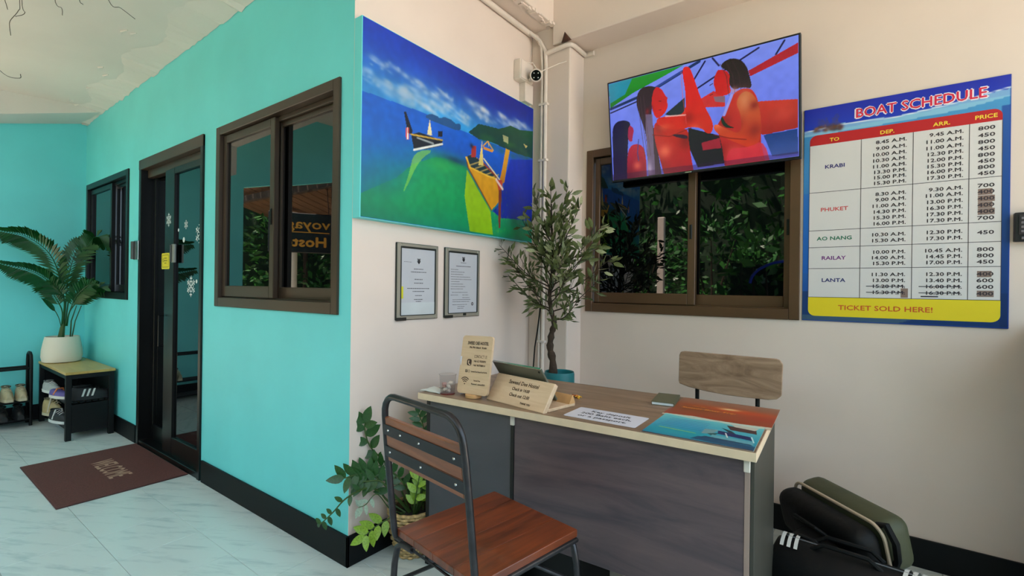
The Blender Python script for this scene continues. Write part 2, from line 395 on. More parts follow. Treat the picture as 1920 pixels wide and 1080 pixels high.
# ceiling: flat plaster on the left, higher slab on the right
mb = MB()
def cz(x): return 2.872+0.021*(x+1)
mb.add([(-4.5, -1.2, cz(-4.5)), (0.0, -1.2, cz(0)), (0.0, 0.05, cz(0)), (-4.5, 0.05, cz(-4.5)),
        (-4.5, -1.2, 3.5), (0.0, -1.2, 3.5), (0.0, 0.05, 3.5), (-4.5, 0.05, 3.5)],
       [(3,2,1,0),(4,5,6,7),(0,1,5,4),(1,2,6,5),(2,3,7,6),(3,0,4,7)])
ceil = mb.build('ceiling', M_ceil); struct(ceil)
struct(MB().box(-4.5, 0.0, -3.1, -1.2, 3.5, 3.6).box(-0.02, 3.6, -3.1, 1.74, 3.3, 3.4).build('ceiling_right', M_ceil)).name = 'ceiling'
# ragged plaster repair along the joint of ceiling and teal wall
rn = random.Random(3); mb = MB(); n = 90; top = []; bot = []
for i in range(n+1):
    x = -4.2+4.2*i/n
    wv = 0.16+0.05*math.sin(i*0.35)+0.03*rn.random()
    bot.append((x, -wv, cz(x)-0.001)); top.append((x, -0.002, cz(x)-0.022-0.012*rn.random()-(0.014 if rn.random() < 0.12 else 0)))
vs = bot+top; fs = [(i, i+1, n+2+i, n+1+i) for i in range(n)]
mb.add(vs, fs)
for k in range(10):
    x = -4.0+3.0*rn.random(); y = -0.05-0.3*rn.random(); q = []
    L_ = 0.03+0.07*rn.random()
    mb.tube([(x, y, cz(x)), (x+L_*0.5, y-0.01, cz(x)-0.004), (x+L_, y+0.01, cz(x))], [0.004, 0.009, 0.004], 6)
struct(mb.build('trim_2', M_ceil, ceil and None))
# beam over the far-left wall: pale face, sloping foot
mb = MB()
ys = [(0.0, 2.79, -3.72), (-0.02, 2.785, -3.72), (-0.6, 2.625, -3.84), (-1.19, 2.5, -3.92)]
for (y0, z0, xa), (y1, z1, xb) in zip(ys[:-1], ys[1:]):
    mb.add([(-4.26, y0, z0), (xa, y0, z0), (xb, y1, z1), (-4.26, y1, z1), (-4.26, y0, 3.0), (xa, y0, 3.0), (xb, y1, 3.0), (-4.26, y1, 3.0)],
           [(3,2,1,0),(4,5,6,7),(0,1,5,4),(1,2,6,5),(2,3,7,6),(3,0,4,7)])
for k in range(9):                                        # crumbled plaster at the corner
    a = rn.random(); x = -4.22+0.1*a; z = 2.775+0.03*a
    mb.box(x, x+0.015, -0.03-0.02*rn.random(), -0.001, z-0.012, z+0.012)
struct(mb.build('trim_3', M_ceil))
# column and the two beams over the desk corner
struct(MB().rbox(0.0, 0.3, 1.40, D+0.01, 0, 3.3, 0.008, 2).build('trim_4', M_white))
mb = MB().rbox(0.18, 3.6, 1.375, D+0.02, 2.842, 3.32, 0.006, 2)
struct(mb.build('trim_5', M_white))
struct(MB().rbox(0.0, 0.185, 0.02, 1.41, 2.975, 3.32, 0.006, 2).build('trim_6', M_white))
rn = random.Random(8); mb = MB()                          # broken plaster edge under the left beam
for k in range(34):
    y = 0.5+0.9*k/34; s_ = 0.006+0.012*rn.random()
    mb.box(0.13+0.05*rn.random(), 0.15+0.05*rn.random(), y, y+0.03, 2.975-s_, 2.98)
struct(mb.build('trim_7', M_white))
# skirtings
struct(MB().rbox(-1.528, 0.012, -0.012, 0.0, 0, 0.137, 0.002, 1).build('baseboard_left', M_skirt))
struct(MB().rbox(-4.24, -2.75, -0.012, 0.0, 0, 0.137, 0.002, 1).build('baseboard_far_left', M_skirt))
struct(MB().rbox(0.0, 0.012, -0.012, 1.4, 0, 0.137, 0.002, 1).build('baseboard_middle', M_skirt))
struct(MB().rbox(0.3, 2.6, D-0.012, D, 0, 0.132, 0.002, 1).build('baseboard_right', M_skirt))
struct(MB().rbox(-4.25, -4.238, -1.42, -0.012, 0, 0.137, 0.002, 1).build('baseboard_end', M_skirt))

# ---------------------------------------------------------------- windows and door (local x right, y up, z out of the wall)
def wall_frame_left(x, z, out=0.0): return frame_of((x, -out, z), (1, 0, 0), (0, 0, 1))
def ring_boxes(mb, M, x0, x1, y0, y1, wl, wr, wb, wt, z0, z1):
    t = MB()
    t.rbox(x0, x0+wl, y0, y1, z0, z1, 0.003, 1); t.rbox(x1-wr, x1, y0, y1, z0, z1, 0.003, 1)
    t.rbox(x0+wl-0.001, x1-wr+0.001, y0, y0+wb, z0, z1, 0.003, 1); t.rbox(x0+wl-0.001, x1-wr+0.001, y1-wt, y1, z0, z1, 0.003, 1)
    t.xf(M); mb.add(t.v, t.f)
def sliding_window(name, M, W, H, split, m, sash_m, back_off=(0, 0)):
    mb = MB(); ring_boxes(mb, M, 0, W, 0, H, 0.05, 0.05, 0.055, 0.05, -0.11, 0.012)
    t = MB().rbox(0.05, W-0.05, 0.055, 0.062, -0.03, -0.022, 0.001, 1).rbox(0.05, W-0.05, H-0.075, H-0.05, -0.045, -0.03, 0.002, 1); t.xf(M); mb.add(t.v, t.f)
    fr = mb.build(name, m); struct(fr)
    for (x0, x1, zz, wl, wr, wb) in ((0.055, split+0.045, -0.038, 0.035, 0.045, 0.066), (split-0.03, W-0.052, -0.078, 0.07, 0.03, 0.062)):
        mb = MB(); ring_boxes(mb, M, x0, x1, 0.06, H-0.055, wl, wr, wb, 0.045, zz, zz+0.028)
        s = mb.build('sash', sash_m, fr)
        MB().box(x0+wl-0.004, x1-wr+0.004, 0.06+wb-0.004, H-0.096, zz+0.010, zz+0.016).xf(M).build('pane', M_glass, s)
        MB().rbox(x1-wr+0.012, x1-wr+0.026, H*0.42, H*0.5, zz+0.028, zz+0.034, 0.002, 1).xf(M).build('pull', M_dark, s)
    return fr
win2 = sliding_window('window_1', wall_frame_left(W2[0], W2[2]), W2[1]-W2[0], W2[3]-W2[2], 0.615, M_bronze, M_bronze)
win1 = sliding_window('window_2', wall_frame_left(W1[0], W1[2]), W1[1]-W1[0], W1[3]-W1[2], 0.66, M_dark, M_dark)
win3 = sliding_window('window_3', frame_of((W3[0], D, W3[2]), (1, 0, 0), (0, 0, 1)), W3[1]-W3[0], W3[3]-W3[2], 0.66, M_bronze2, M_bronze2)
# door: bronze head, black jambs, a sliding glass leaf
Md = wall_frame_left(DR[0], 0)
Wd = DR[1]-DR[0]; Hd = DR[3]
mb = MB(); t = MB().rbox(0, 0.045, 0, Hd, -0.12, 0.012, 0.003, 1).rbox(Wd-0.04, Wd, 0, Hd, -0.12, 0.012, 0.003, 1).rbox(0.045, Wd-0.04, 0.0, 0.04, -0.12, 0.006, 0.003, 1); t.xf(Md); mb.add(t.v, t.f)
door = mb.build('door_1', M_dark); struct(door)
MB().rbox(0.0, Wd, Hd-0.075, Hd+0.001, -0.115, 0.014, 0.003, 1).xf(Md).build('door_head', M_bronze, door, label='brown door head')
# fixed leaf at the left, set back
mb = MB(); ring_boxes(mb, Md, 0.04, 0.50, 0.03, Hd-0.07, 0.05, 0.05, 0.12, 0.06, -0.10, -0.07)
lf = mb.build('door_leaf', M_dark, door)
MB().box(0.085, 0.455, 0.145, Hd-0.125, -0.09, -0.084).xf(Md).build('pane', M_glass, lf)
mb = MB(); ring_boxes(mb, Md, 0.455, Wd-0.035, 0.035, Hd-0.13, 0.17, 0.012, 0.13, 0.045, -0.052, -0.018)
lf2 = mb.build('door_leaf', M_dark, door)
MB().box(0.62, Wd-0.044, 0.16, Hd-0.17, -0.04, -0.034).xf(Md).build('pane', M_glass, lf2)
MB().rbox(0.05, Wd-0.04, Hd-0.135, Hd-0.075, -0.07, -0.03, 0.003, 1).xf(Md).build('track', M_bronze, door)
t = MB(); t.tube([(0.475, 0.80, -0.012), (0.475, 0.80, 0.018), (0.475, 1.02, 0.018), (0.475, 1.02, -0.012)], 0.006, 8); t.xf(Md).build('door_handle', M_dark, lf2)
# door furniture
k = thing('door_lock', 'brushed metal latch plate on the wall edge left of the glass door', 'lock', (DR[0], 0, 1.51))
MB().rbox(-0.075, 0.03, -0.022, -0.013, -0.075, 0.075, 0.004, 2).build('plate', M_chrome, k)
MB().rbox(-0.075, -0.055, -0.04, -0.022, -0.07, 0.07, 0.004, 2).build('housing', mat('grey_lock_case', (90, 88, 84), 0.4, metal=0.6), k)
k = thing('door_lock', 'small metal catch on the sliding door glass beside the yellow sticker', 'lock', (-2.085, 0.018, 1.465))
MB().rbox(-0.02, 0.035, -0.014, 0.0, -0.065, 0.065, 0.003, 2).build('plate', mat('dull_metal', (150, 150, 146), 0.45, metal=0.5), k)
MB().rbox(-0.02, -0.008, -0.024, -0.014, -0.06, 0.06, 0.003, 2).build('housing', mat('grey_lock_case', (90, 88, 84), 0.4, metal=0.6), k)
k = thing('sticker', 'square yellow notice sticker on the black door stile', 'sticker', (-2.245, 0.0178, 1.415))
MB().prism(rrect(-0.075, 0.075, -0.058, 0.058, 0.012), frame_of((0, 0, 0), (1, 0, 0), (0, 0, 1)), 0.0012).build('backing', mat('yellow_sticker', (226, 208, 20), 0.4, var=0.02), k)
lt = Lettering(frame_of((0, -0.0012, 0), (1, 0, 0), (0, 0, 1)))
a = rrect(-0.062, 0.062, -0.046, 0.046, 0.008); b = rrect(-0.058, 0.058, -0.042, 0.042, 0.006)
for i in range(len(a)): lt.poly([a[i], a[(i+1) % len(a)], b[(i+1) % len(b)], b[i]])
for y, w_ in ((0.018, 0.05), (0.0, 0.07), (-0.018, 0.04)): lt.rect(-w_/2, w_/2, y, y+0.006)
lt.ring(-0.038, 0.006, 0.010, 0.014, 0, 2*PI)
lt.build('printing', (120, 110, 10), k)
# snowflake decals
M_snow = mat('white_decal', (205, 214, 214), 0.5, var=0.02)
def flake(x, z, r, lab, grp=None):
    mb = MB(); M = frame_of((0, 0, 0), (1, 0, 0), (0, 0, 1))
    if r < 0.02:
        mb.prism([(r*math.cos(a*PI/4), r*math.sin(a*PI/4)) for a in range(8)], M, 0.0005)
    else:
        for q in range(6):
            a = q*PI/3+PI/2; c, s = math.cos(a), math.sin(a)
            def P(u, v): return (u*c-v*s, u*s+v*c)
            mb.prism([P(0, -0.05*r), P(r, -0.05*r), P(r, 0.05*r), P(0, 0.05*r)], M, 0.0005)
            for u in (0.45, 0.75):
                mb.prism([P(u*r, -0.28*r), P((u+0.1)*r, -0.28*r), P((u+0.04)*r, 0), P((u+0.1)*r, 0.28*r), P(u*r, 0.28*r), P((u-0.06)*r, 0)], M, 0.0006)
            mb.prism([P(r*0.8, -0.12*r), P(r*1.05, 0), P(r*0.8, 0.12*r), P(r*0.62, 0)], M, 0.0007)
    o = mb.build('snowflake_decal', M_snow); o.location = (x, 0.0335, z)
    return tag(o, lab, 'decal', grp)
flake(-1.70, 1.585, 0.075, 'large white snowflake decal near the upper right of the door glass')
flake(-1.835, 1.235, 0.07, 'white snowflake decal on the door glass below catch height')
flake(-1.93, 1.66, 0.032, 'small white snowflake decal left of the largest one on the glass')
f_ = flake(-2.195, 1.71, 0.048, 'white snowflake decal on the black door stile above the yellow sticker'); f_.location.y = 0.0175
flake(-1.967, 1.557, 0.019, 'white dot decal below the small snowflake on the glass')
flake(-1.746, 1.269, 0.014, 'white dot decal right of the lower snowflake on the glass')
flake(-1.613, 1.167, 0.019, 'white dot decal lowest by the right edge of the door glass')
flake(-2.06, 1.63, 0.012, 'tiny white dot decal at the left edge of the door glass')

# ---------------------------------------------------------------- pipes, box and camera in the corner
k = thing('conduit', 'white painted pipe pair running down the corner column past the painting', 'pipe', (0.11, 1.385, 0))
MB().tube([(-0.012, 0, 0.13), (-0.012, 0, 2.72), (-0.02, -0.004, 2.86), (-0.05, -0.012, 2.93), (-0.085, -0.03, 2.955)], 0.011, 10).build('pipe', M_pvc, k, True)
MB().tube([(0.016, 0, 0.13), (0.016, 0, 2.74), (0.01, 0, 2.82), (-0.03, -0.005, 2.90), (-0.08, -0.06, 2.95)], 0.013, 10).build('pipe', M_pvc, k, True)
for z in (0.9, 1.5, 2.1, 2.47): MB().rbox(-0.03, 0.036, -0.016, 0.014, z-0.008, z+0.008, 0.002, 1).build('clip', M_pvc, k)
k = thing('conduit', 'white pipe running along the wall top under the left beam', 'pipe', (0.02, 1.3, 2.95))
MB().tube([(0, 0.05, 0), (0, -1.25, 0)], 0.018, 10).build('pipe', M_pvc, k, True)
MB().rbox(-0.018, 0.0, -1.25, 0.06, 0.0, 0.022, 0.004, 1).build('backing_strip', mat('grey_sealant', (150, 142, 134), 0.8), k)
k = thing('conduit', 'white pipe wrapped round the top of the corner column', 'pipe', (0.15, 1.39, 2.81))
MB().tube([(-0.02, -0.004, -0.005), (0.13, -0.006, 0.008), (0.156, 0.003, 0.008), (0.165, 0.03, 0.008), (0.165, 0.185, 0.008), (0.23, 0.185, 0.005)], 0.015, 10).build('pipe', M_pvc, k, True)
k = thing('junction_box', 'white square junction box on the wall left of the security camera', 'junction box', (0.0, 1.28, 2.66))
MB().rbox(0, 0.055, -0.085, 0.055, -0.065, 0.065, 0.006, 2).build('box', M_pvc, k)
MB().rbox(0.055, 0.06, -0.08, 0.05, -0.06, 0.06, 0.004, 2).build('cover', M_pvc, k)
MB().rbox(0, 0.05, -0.02, 0.07, -0.19, -0.065, 0.004, 2).build('lower_box', M_pvc, k)
MB().tube([(0.05, -0.04, 0.05), (0.07, 0.03, 0.07), (0.08, 0.10, 0.02)], 0.004, 6).build('cable', M_pvc, k, True)
k = thing('security_camera', 'round white dome security camera with a dark lens and four lights', 'camera', (0.125, 1.27, 2.62))
dv = (Vector((1.8562, -1.3091, 1.25))-Vector((0.125, 1.27, 2.62))).normalized()
Mc = frame_of((0, 0, 0), (0.83, 0.56, 0), (0, 0, 1))
Mc = frame_of((0, 0, 0), Vector((0, 0, 1)).cross(dv), dv.cross(Vector((0, 0, 1)).cross(dv)))
MB().lathe([(0.02, -0.075), (0.034, -0.06), (0.041, -0.02), (0.041, 0.012), (0.037, 0.02), (0.033, 0.02), (0.032, 0.012)], 28).xf(Mc).build('body', M_pvc, k, True)
MB().lathe([(0.0315, 0.008), (0.0315, 0.0135)], 28).xf(Mc).build('lens', mat('camera_lens', (14, 12, 12), 0.1), k)
for a in range(4):
    x, y = 0.019*math.cos(PI/4+a*PI/2), 0.019*math.sin(PI/4+a*PI/2)
    MB().lathe([(0.0035, 0.0), (0.0035, 0.004), (0.002, 0.005)], 10, (x, y, 0.013)).xf(Mc).build('light', mat('camera_diode', (225, 220, 210), 0.3), k)
MB().tube([(0, 0, 0), (-0.03, 0.0, -0.01), (-0.055, 0.015, -0.01)], 0.012, 8).build('arm', M_pvc, k, True)
MB().tube([(0.02, 0.01, 0.02), (0.11, 0.10, 0.085), (0.15, 0.128, 0.10)], 0.0035, 6).build('cable', M_pvc, k, True)
k = MB().add([(0.255, 1.362, 2.828), (0.31, 1.359, 2.828), (0.325, 1.372, 2.832), (0.285, 1.352, 2.888), (0.28, 1.372, 2.831), (0.272, 1.370, 2.862)], [(0,1,3),(1,2,3),(0,3,5),(0,5,4),(4,2,1),(4,1,0),(5,3,2),(5,2,4)])
tag(k.build('wasp_nest', mat('brown_nest', (74, 44, 32), 0.9, var=0.3, vs=60), None), 'small brown crumbly nest on top of the column pipe', 'nest')
tag(MB().tube([(0.114, 1.382, 1.20), (0.108, 1.375, 1.1), (0.095, 1.37, 0.98), (0.078, 1.365, 0.86), (0.07, 1.36, 0.70), (0.07, 1.36, 0.45)], 0.0045, 6).build('power_cable', M_black, None, True), 'thin black cable hanging down the corner behind the olive tree', 'cable')

# ---------------------------------------------------------------- mural panel
def ramp(a, b, t): return [a[i]*(1-t)+b[i]*t for i in range(3)]
def sm(p, it=2):
    for _ in range(it):
        q = []
        for i in range(len(p)):
            a, b = p[i], p[(i+1) % len(p)]
            q += [(a[0]*.75+b[0]*.25, a[1]*.75+b[1]*.25), (a[0]*.25+b[0]*.75, a[1]*.25+b[1]*.75)]
        p = q
    return p
mural = thing('mural', 'large painting of longtail boats on blue and green sea', 'painting', (0.0, 0.0, 1.56))
cv = Canvas(330, 230, (12, 60, 175)); cv.asp = 0.66
cv.poly([(0,0),(1,0),(1,0.62),(0,0.42)], (6, 40, 160), 1, (60, 165, 225))
cv.poly([(0,.0),(1,.0),(1,.45),(0,.38)], (6, 40, 160), 1, (70, 176, 226)); cv.spot(0.75, 0.04, 0.35, 0.14, (4, 22, 140), 0.8); cv.spot(0.1, 0.06, 0.25, 0.18, (10, 66, 190), 0.6)
cv.spot(0.45, 0.38, 0.4, 0.08, (30, 150, 220), 0.6, 0.25)
hz = [(-0.01, 0.373)]+MU['horizon'][1:4]+[(1.01, 0.37)]
rn = random.Random(5)
for (x, y), s_ in zip(MU['clouds'], (.06,.08,.09,.07,.08,.06,.07,.06,.08,.06,.08,.07,.05)):
    for q in range(16):
        cv.spot(x+rn.uniform(-.06,.06), y+rn.uniform(-.03,.04), s_*rn.uniform(.12,.45), s_*rn.uniform(.10,.28), rn.choice([(206, 212, 222), (180, 196, 214), (224, 220, 216)]), 0.34, 0.3)
cv.poly(hz+[(1.01,1.01),(-0.01,1.01)], (14, 92, 205), 1, (6, 60, 178))
cv.spot(0.05, 0.62, 0.35, 0.25, (10, 100, 190), 0.8)
cv.poly(sm(MU['h1']), (26, 78, 132)); cv.poly(MU['h2'], (20, 82, 52), 1, (10, 58, 60))
for i in range(14): cv.spot(0.62+0.38*rn.random(), 0.33+0.09*rn.random(), 0.03, 0.02, (50, 110, 50), 0.4)
cv.poly(MU['green'], (10, 146, 92), 0.9, (4, 128, 84))
for x, y, rx, ry in ((.42,.6,.16,.05),(.5,.72,.2,.12),(.3,.78,.22,.12),(.15,.86,.2,.1),(.55,.85,.25,.1),(.75,.95,.3,.05)): cv.spot(x, y, rx, ry, (8, 150, 84), 0.75)
cv.spot(0.08, 0.75, 0.12, 0.12, (10, 112, 140), 0.6); cv.spot(.37, .63, .08, .04, (60, 170, 80), .5)
cv.poly(MU['blue2'], (8, 50, 190), 0.95, (6, 34, 150))
cv.spot(0.97, 0.62, 0.1, 0.2, (6, 30, 150), 0.5)
cv.poly(sm(MU['refl1']), (150, 200, 70), 0.6); cv.poly(MU['refl2'], (160, 196, 24), 0.95, (140, 182, 16))
for q in range(60):
    x = rn.uniform(.66,.8); y = rn.uniform(.62,.98); cv.spot(x, y, .004, .01, (200, 214, 60), .25*(cv.mask(MU['refl2']).mean() > 0))
cv.spot(.45, .57, .07, .02, (8, 50, 90), .7)
cv.poly(MU['hull1'], (18, 32, 40)); cv.poly(MU['prow1'], (22, 30, 44)); cv.poly(MU['eng'], (16, 22, 30)); cv.poly(MU['mast1'], (226, 212, 160)); cv.poly(MU['flag'], (206, 70, 70))
f0 = MU['flag']; cv.poly([((f0[0][0]*.6+f0[1][0]*.4), f0[0][1]), ((f0[0][0]*.3+f0[1][0]*.7), f0[1][1]), (f0[2][0]*.7+f0[3][0]*.3, f0[2][1]), (f0[2][0]*.4+f0[3][0]*.6, f0[3][1])], (230, 226, 220))
cv.line(MU['line'], 0.008, (226, 226, 220)); cv.line(MU['name'], 0.007, (200, 205, 205), .7)
cv.line([MU['hull1'][0], MU['hull1'][2]], 0.006, (200, 160, 60))
cv.poly(MU['boat3'], (214, 138, 40)); cv.poly(MU['sail3'], (232, 206, 140)); cv.line([MU['boat3'][0], MU['sail3'][0], MU['boat3'][1]], 0.006, (214, 150, 60))
cv.poly(MU['hull2'], (226, 164, 32), 1, (206, 142, 26)); cv.poly(MU['int2'], (24, 56, 62))
for q in range(5):
    a = MU['int2'][0]; b = MU['int2'][3]; t = 0.15+0.17*q; x = a[0]+(b[0]-a[0])*t; y = a[1]+(b[1]-a[1])*t
    cv.line([(x-.01, y+.04), (x+.05, y-.0)], 0.006, (200, 170, 90), .8)
cv.line(MU['hull2'][0:3], 0.006, (120, 60, 20)); cv.line([MU['hull2'][0], MU['int2'][6], MU['int2'][5], MU['int2'][4]], 0.007, (240, 190, 60))
cv.line([MU['hull2'][6], MU['hull2'][5]], 0.008, (150, 50, 30)); cv.line([(MU['hull2'][6][0]+.02, MU['hull2'][6][1]-.02), MU['prow2'][0]], 0.007, (240, 220, 170))
cv.poly(MU['prow2'], (222, 160, 40), 1, (190, 120, 24)); cv.poly(MU['pole'], (120, 52, 40)); cv.poly(MU['rib'], (190, 60, 50))
cv.line([MU['rib'][0], MU['rib'][2]], 0.012, (230, 200, 190)); cv.poly(MU['mast2'], (226, 200, 110)); cv.poly(MU['red'], (170, 50, 40)); cv.spot(*MU['red'][0], .012, .015, (30, 34, 44), .9)
cv.poly(MU['wisp'], (206, 196, 140), .8); cv.poly(MU['wisp2'], (226, 190, 110), .8)
cv.noise(0.05, 60, 40, 4); cv.noise(0.05, 9, 7, 5)
cv.build('painted_face', frame_of((0.0555, 0.003, -0.003), (0, 1, 0), (0, 0, 1)), 1.343, 0.884, M_print, mural)
MB().rbox(0.002, 0.055, -0.0012, 1.348, -0.006, 0.884, 0.001, 1).build('panel', mat('teal_painted_edge', (110, 218, 220), 0.55, var=0.04), mural, label='board with teal painted edge')

# ---------------------------------------------------------------- certificates
def certificate(y0, y1, label, kind):
    z0, z1 = 1.087, 1.466; W = y1-y0; H = z1-z0
    t = thing('certificate_frame', label, 'certificate', (0, y0, z0), group=None)
    M = frame_of((0.0, 0, 0), (0, 1, 0), (0, 0, 1))
    mb = MB(); ring_boxes(mb, M, 0, W, 0, H, 0.026, 0.022, 0.022, 0.020, 0, 0.014); mb.build('frame', mat('silvered_frame', (176, 168, 154), 0.28, metal=0.5), t)
    mb = MB(); ring_boxes(mb, M, -0.002, W+0.002, -0.002, H+0.002, 0.005, 0.005, 0.006, 0.006, 0.0, 0.012)
    ring_boxes(mb, M, 0.020, W-0.016, 0.02, H-0.014, 0.008, 0.007, 0.002, 0.010, 0.004, 0.0165); mb.build('frame_line', mat('dark_frame_line', (34, 32, 28), 0.35), t)
    MB().box(0.022, W-0.018, 0.018, H-0.016, 0.003, 0.010).xf(M).build('paper', mat('grey_white_paper', (190, 190, 196), 0.3, var=0.03), t)
    L_ = Lettering(M, 0.0103); cx = W/2+0.004
    def emblem(y):
        L_.ring(cx, y, 0.008, 0.012, PI, 2*PI)
        for dx in (-0.010, -0.004, 0.004, 0.010): L_.poly([(cx+dx-0.002, y+0.012), (cx+dx*0.2, y-0.014), (cx+dx*0.2+0.003, y-0.014), (cx+dx+0.002, y+0.012)])
        L_.rect(cx-0.003, cx+0.003, y-0.016, y+0.008)
    def row(y, w, x=None, h=0.0035, rnd=random.Random(4)):
        x0 = cx-w/2 if x is None else x; xx = x0
        while xx < x0+w:
            q = rnd.uniform(0.004, 0.014); L_.rect(xx, min(xx+q, x0+w), y, y+h); xx += q+0.002
    if kind == 0:
        emblem(H-0.083); row(H-0.092, 0.05, 0.045, 0.002)
        for y, w_ in ((0.252, .065), (0.237, .105), (0.200, .055), (0.181, .06), (0.154, .15), (0.139, .08), (0.118, .045), (0.098, .06), (0.088, .035)): row(y, w_)
        L_.build('printing', (70, 68, 72), t)
        tag_ = MB().box(0.024, 0.040, 0.105, 0.165, 0.0115, 0.0135).xf(M).build('label_tab', mat('yellow_tab', (206, 200, 40), 0.5), t)
        MB().box(0.022, W-0.018, 0.018, 0.085, 0.0105, 0.0112).xf(M).build('lower_sheet', mat('pale_paper', (196, 200, 202), 0.3), t)
    else:
        emblem(H-0.055); row(H-0.078, 0.045, None, 0.003); row(H-0.098, 0.12)
        for i, w_ in enumerate((.06, .11, .10, .16, .17, .07, .10, .12, .10)): row(0.262-i*0.0135, w_, 0.045, 0.0025)
        for y, x, w_ in ((0.135, .055, .13), (0.12, .045, .06), (0.12, .14, .05), (0.105, .14, .06), (0.094, .06, .15), (0.083, .06, .14), (0.066, .06, .12), (0.055, .1, .06), (0.045, .1, .05)): row(y, w_, x, 0.0025)
        L_.ring(W-0.06, 0.07, 0.004, 0.010, 0, 2*PI)
        L_.build('printing', (70, 64, 66), t)
        MB().rbox(W/2, W/2+0.024, 0.006, 0.018, 0.014, 0.018, 0.001, 1).xf(M).build('clip', mat('dark_frame_line', (34, 32, 28), 0.35), t)
    MB().rbox(-0.002, 0.06, -0.004, 0.012, 0.0125, 0.0165, 0.001, 1).xf(M).build('corner_piece', mat('dark_frame_line', (34, 32, 28), 0.35), t)
certificate(0.248, 0.526, 'framed white certificate under the painting, with a yellow tab', 0)
certificate(0.582, 0.868, 'framed densely printed certificate, the right one of the pair below the painting', 1)

# ---------------------------------------------------------------- television
tvb = Vector((0.551, 1.504, 1.920)); ux = Vector((1.028, 0, 0.0)); tilt = Vector((-0.006, -0.085, 0.600))
tv = thing('television', 'flat television hanging over the window, showing swimmers under a canopy', 'television', tvb)
Mt = frame_of((0, 0, 0), ux, tilt); Wt = 1.028; Ht = 0.606
MB().rbox(0, Wt, 0, Ht, -0.035, 0.0, 0.004, 2).xf(Mt).build('housing', mat('tv_plastic', (22, 18, 26), 0.3), tv)
cv = Canvas(400, 236, (112, 128, 232)); cv.asp = 0.59
EX = lambda p: [(u, v+.3 if v > .9 else v) for u, v in p]
T = {q_: (sm(EX(v_)) if q_[:4] in ('hair', 'bod1', 'bod3', 'arm', 'arm3', 'tor', 'bik', 'bik3', 'bot') else (sm(v_, 1) if q_[:4] == 'face' else v_)) for q_, v_ in TV.items()}
cv.poly([(0,0),(1,0),(1,1),(0,1)], (120, 138, 236), 1, (96, 110, 226))
cv.poly(T['can'], (22, 140, 34), 1, (14, 110, 24)); cv.poly(T['cy'], (24, 134, 176), .9)
cv.line([(0.22,0.13),(0.22,0.3)], .006, (10, 60, 30), .8)
cv.line(T['l1'], .016, (20, 40, 90)); cv.line(T['l2'], .008, (24, 24, 66)); cv.line(T['l3'], .012, (40, 60, 140))
for q in ('l4','l5','l6','l7'): cv.line(T[q], .009, (26, 20, 70))
cv.poly(T['beam'], (170, 18, 40)); cv.poly(T['roof2'], (196, 40, 46)); cv.poly(T['gry'], (130, 96, 110)); cv.poly(T['dg'], (34, 42, 52)); cv.poly(T['roof'], (196, 52, 40), 1, (150, 20, 30))
cv.spot(.93, .62, .06, .08, (210, 80, 60), .4); cv.poly(T['blue'], (22, 50, 120), 1, (60, 80, 150)); cv.poly(T['dark'], (26, 18, 34)); cv.poly(T['redb'], (150, 24, 50))
def shade(p, c, al=.5, rx=.03, ry=.05):
    m0 = cv.mask(p).astype(float)
    for (x, y, k) in c:
        q = ((cv.U-x)/(rx*abs(k)))**2+((cv.V-y)/(ry*abs(k)))**2
        cv.blend(m0*np.exp(-q)*al, (110, 8, 24) if k > 0 else (246, 120, 84))
cv.poly(T['hair1'], (26, 14, 48), 1, (36, 12, 50)); cv.poly(T['face1'], (160, 24, 70)); cv.poly(T['bod1'], (176, 26, 54), 1, (90, 10, 36)); shade(T['bod1'], ((.1,.97,1.5), (.16,.88,-.8)), .6)
cv.line([(.175,.62),(.165,.75),(.17,.83)], .006, (60, 60, 130), .8)
cv.poly(T['hair2'], (44, 24, 36), 1, (60, 40, 66)); cv.poly(T['grb'], (112, 96, 130), .85); cv.spot(.235, .93, .015, .07, (190, 170, 200), .7)
for x_ in (.2, .215, .235): cv.line([(x_-.02, .2), (x_-.01, .45), (x_+.01, .8)], .004, (80, 56, 66), .6)
cv.poly(T['face2'], (190, 22, 34), 1, (204, 30, 30)); cv.spot(.262, .33, .01, .03, (110, 10, 30), .6); cv.line([(.305,.285),(.318,.29)], .004, (60, 8, 20), .9); cv.line([(.303,.37),(.315,.372)], .004, (90, 8, 20), .9)
cv.spot(.235, .36, .012, .03, (150, 10, 30), .6)
cv.poly(T['tor'], (190, 34, 28), 1, (150, 16, 50)); shade(T['tor'], ((.28,.92,1.6), (.45,.72,1.2), (.33,.78,-1.2), (.3,.55,1.0)), .7)
cv.poly(T['arm'], (214, 18, 26), 1, (196, 34, 28)); shade(T['arm'], ((.5,.62,-1.0), (.42,.34,.8), (.30,.60,1.0), (.47,.5,.9)), .55); cv.spot(.33, .545, .04, .03, (220, 96, 60), .5)
cv.line([(.262,.60),(.36,.645),(.48,.60)], .006, (120, 10, 24), .7); cv.poly(T['bik'], (50, 16, 46))
cv.line([TV['arm'][10], TV['arm'][11]], .008, (250, 190, 180), .8)
cv.line([(.435,.06),(.44,.3),(.455,.55)], .004, (240, 80, 80), .5)
cv.poly(T['face3'], (186, 16, 28), 1, (200, 22, 28)); cv.line([(.585,.245),(.60,.235)], .004, (50, 6, 16), .9); cv.line([(.585,.335),(.598,.33)], .004, (90, 6, 16), .9); cv.poly(T['hair3'], (32, 14, 20), 1, (44, 24, 34))
for x_ in (.66, .69, .72): cv.line([(x_-.02, .08), (x_+.01, .2), (x_+.02, .37)], .004, (66, 38, 46), .6)
cv.poly(T['bod3'], (190, 40, 34), 1, (160, 18, 44)); shade(T['bod3'], ((.66,.6,1.2), (.63,.85,1.2), (.7,.9,-1.2)), .55)
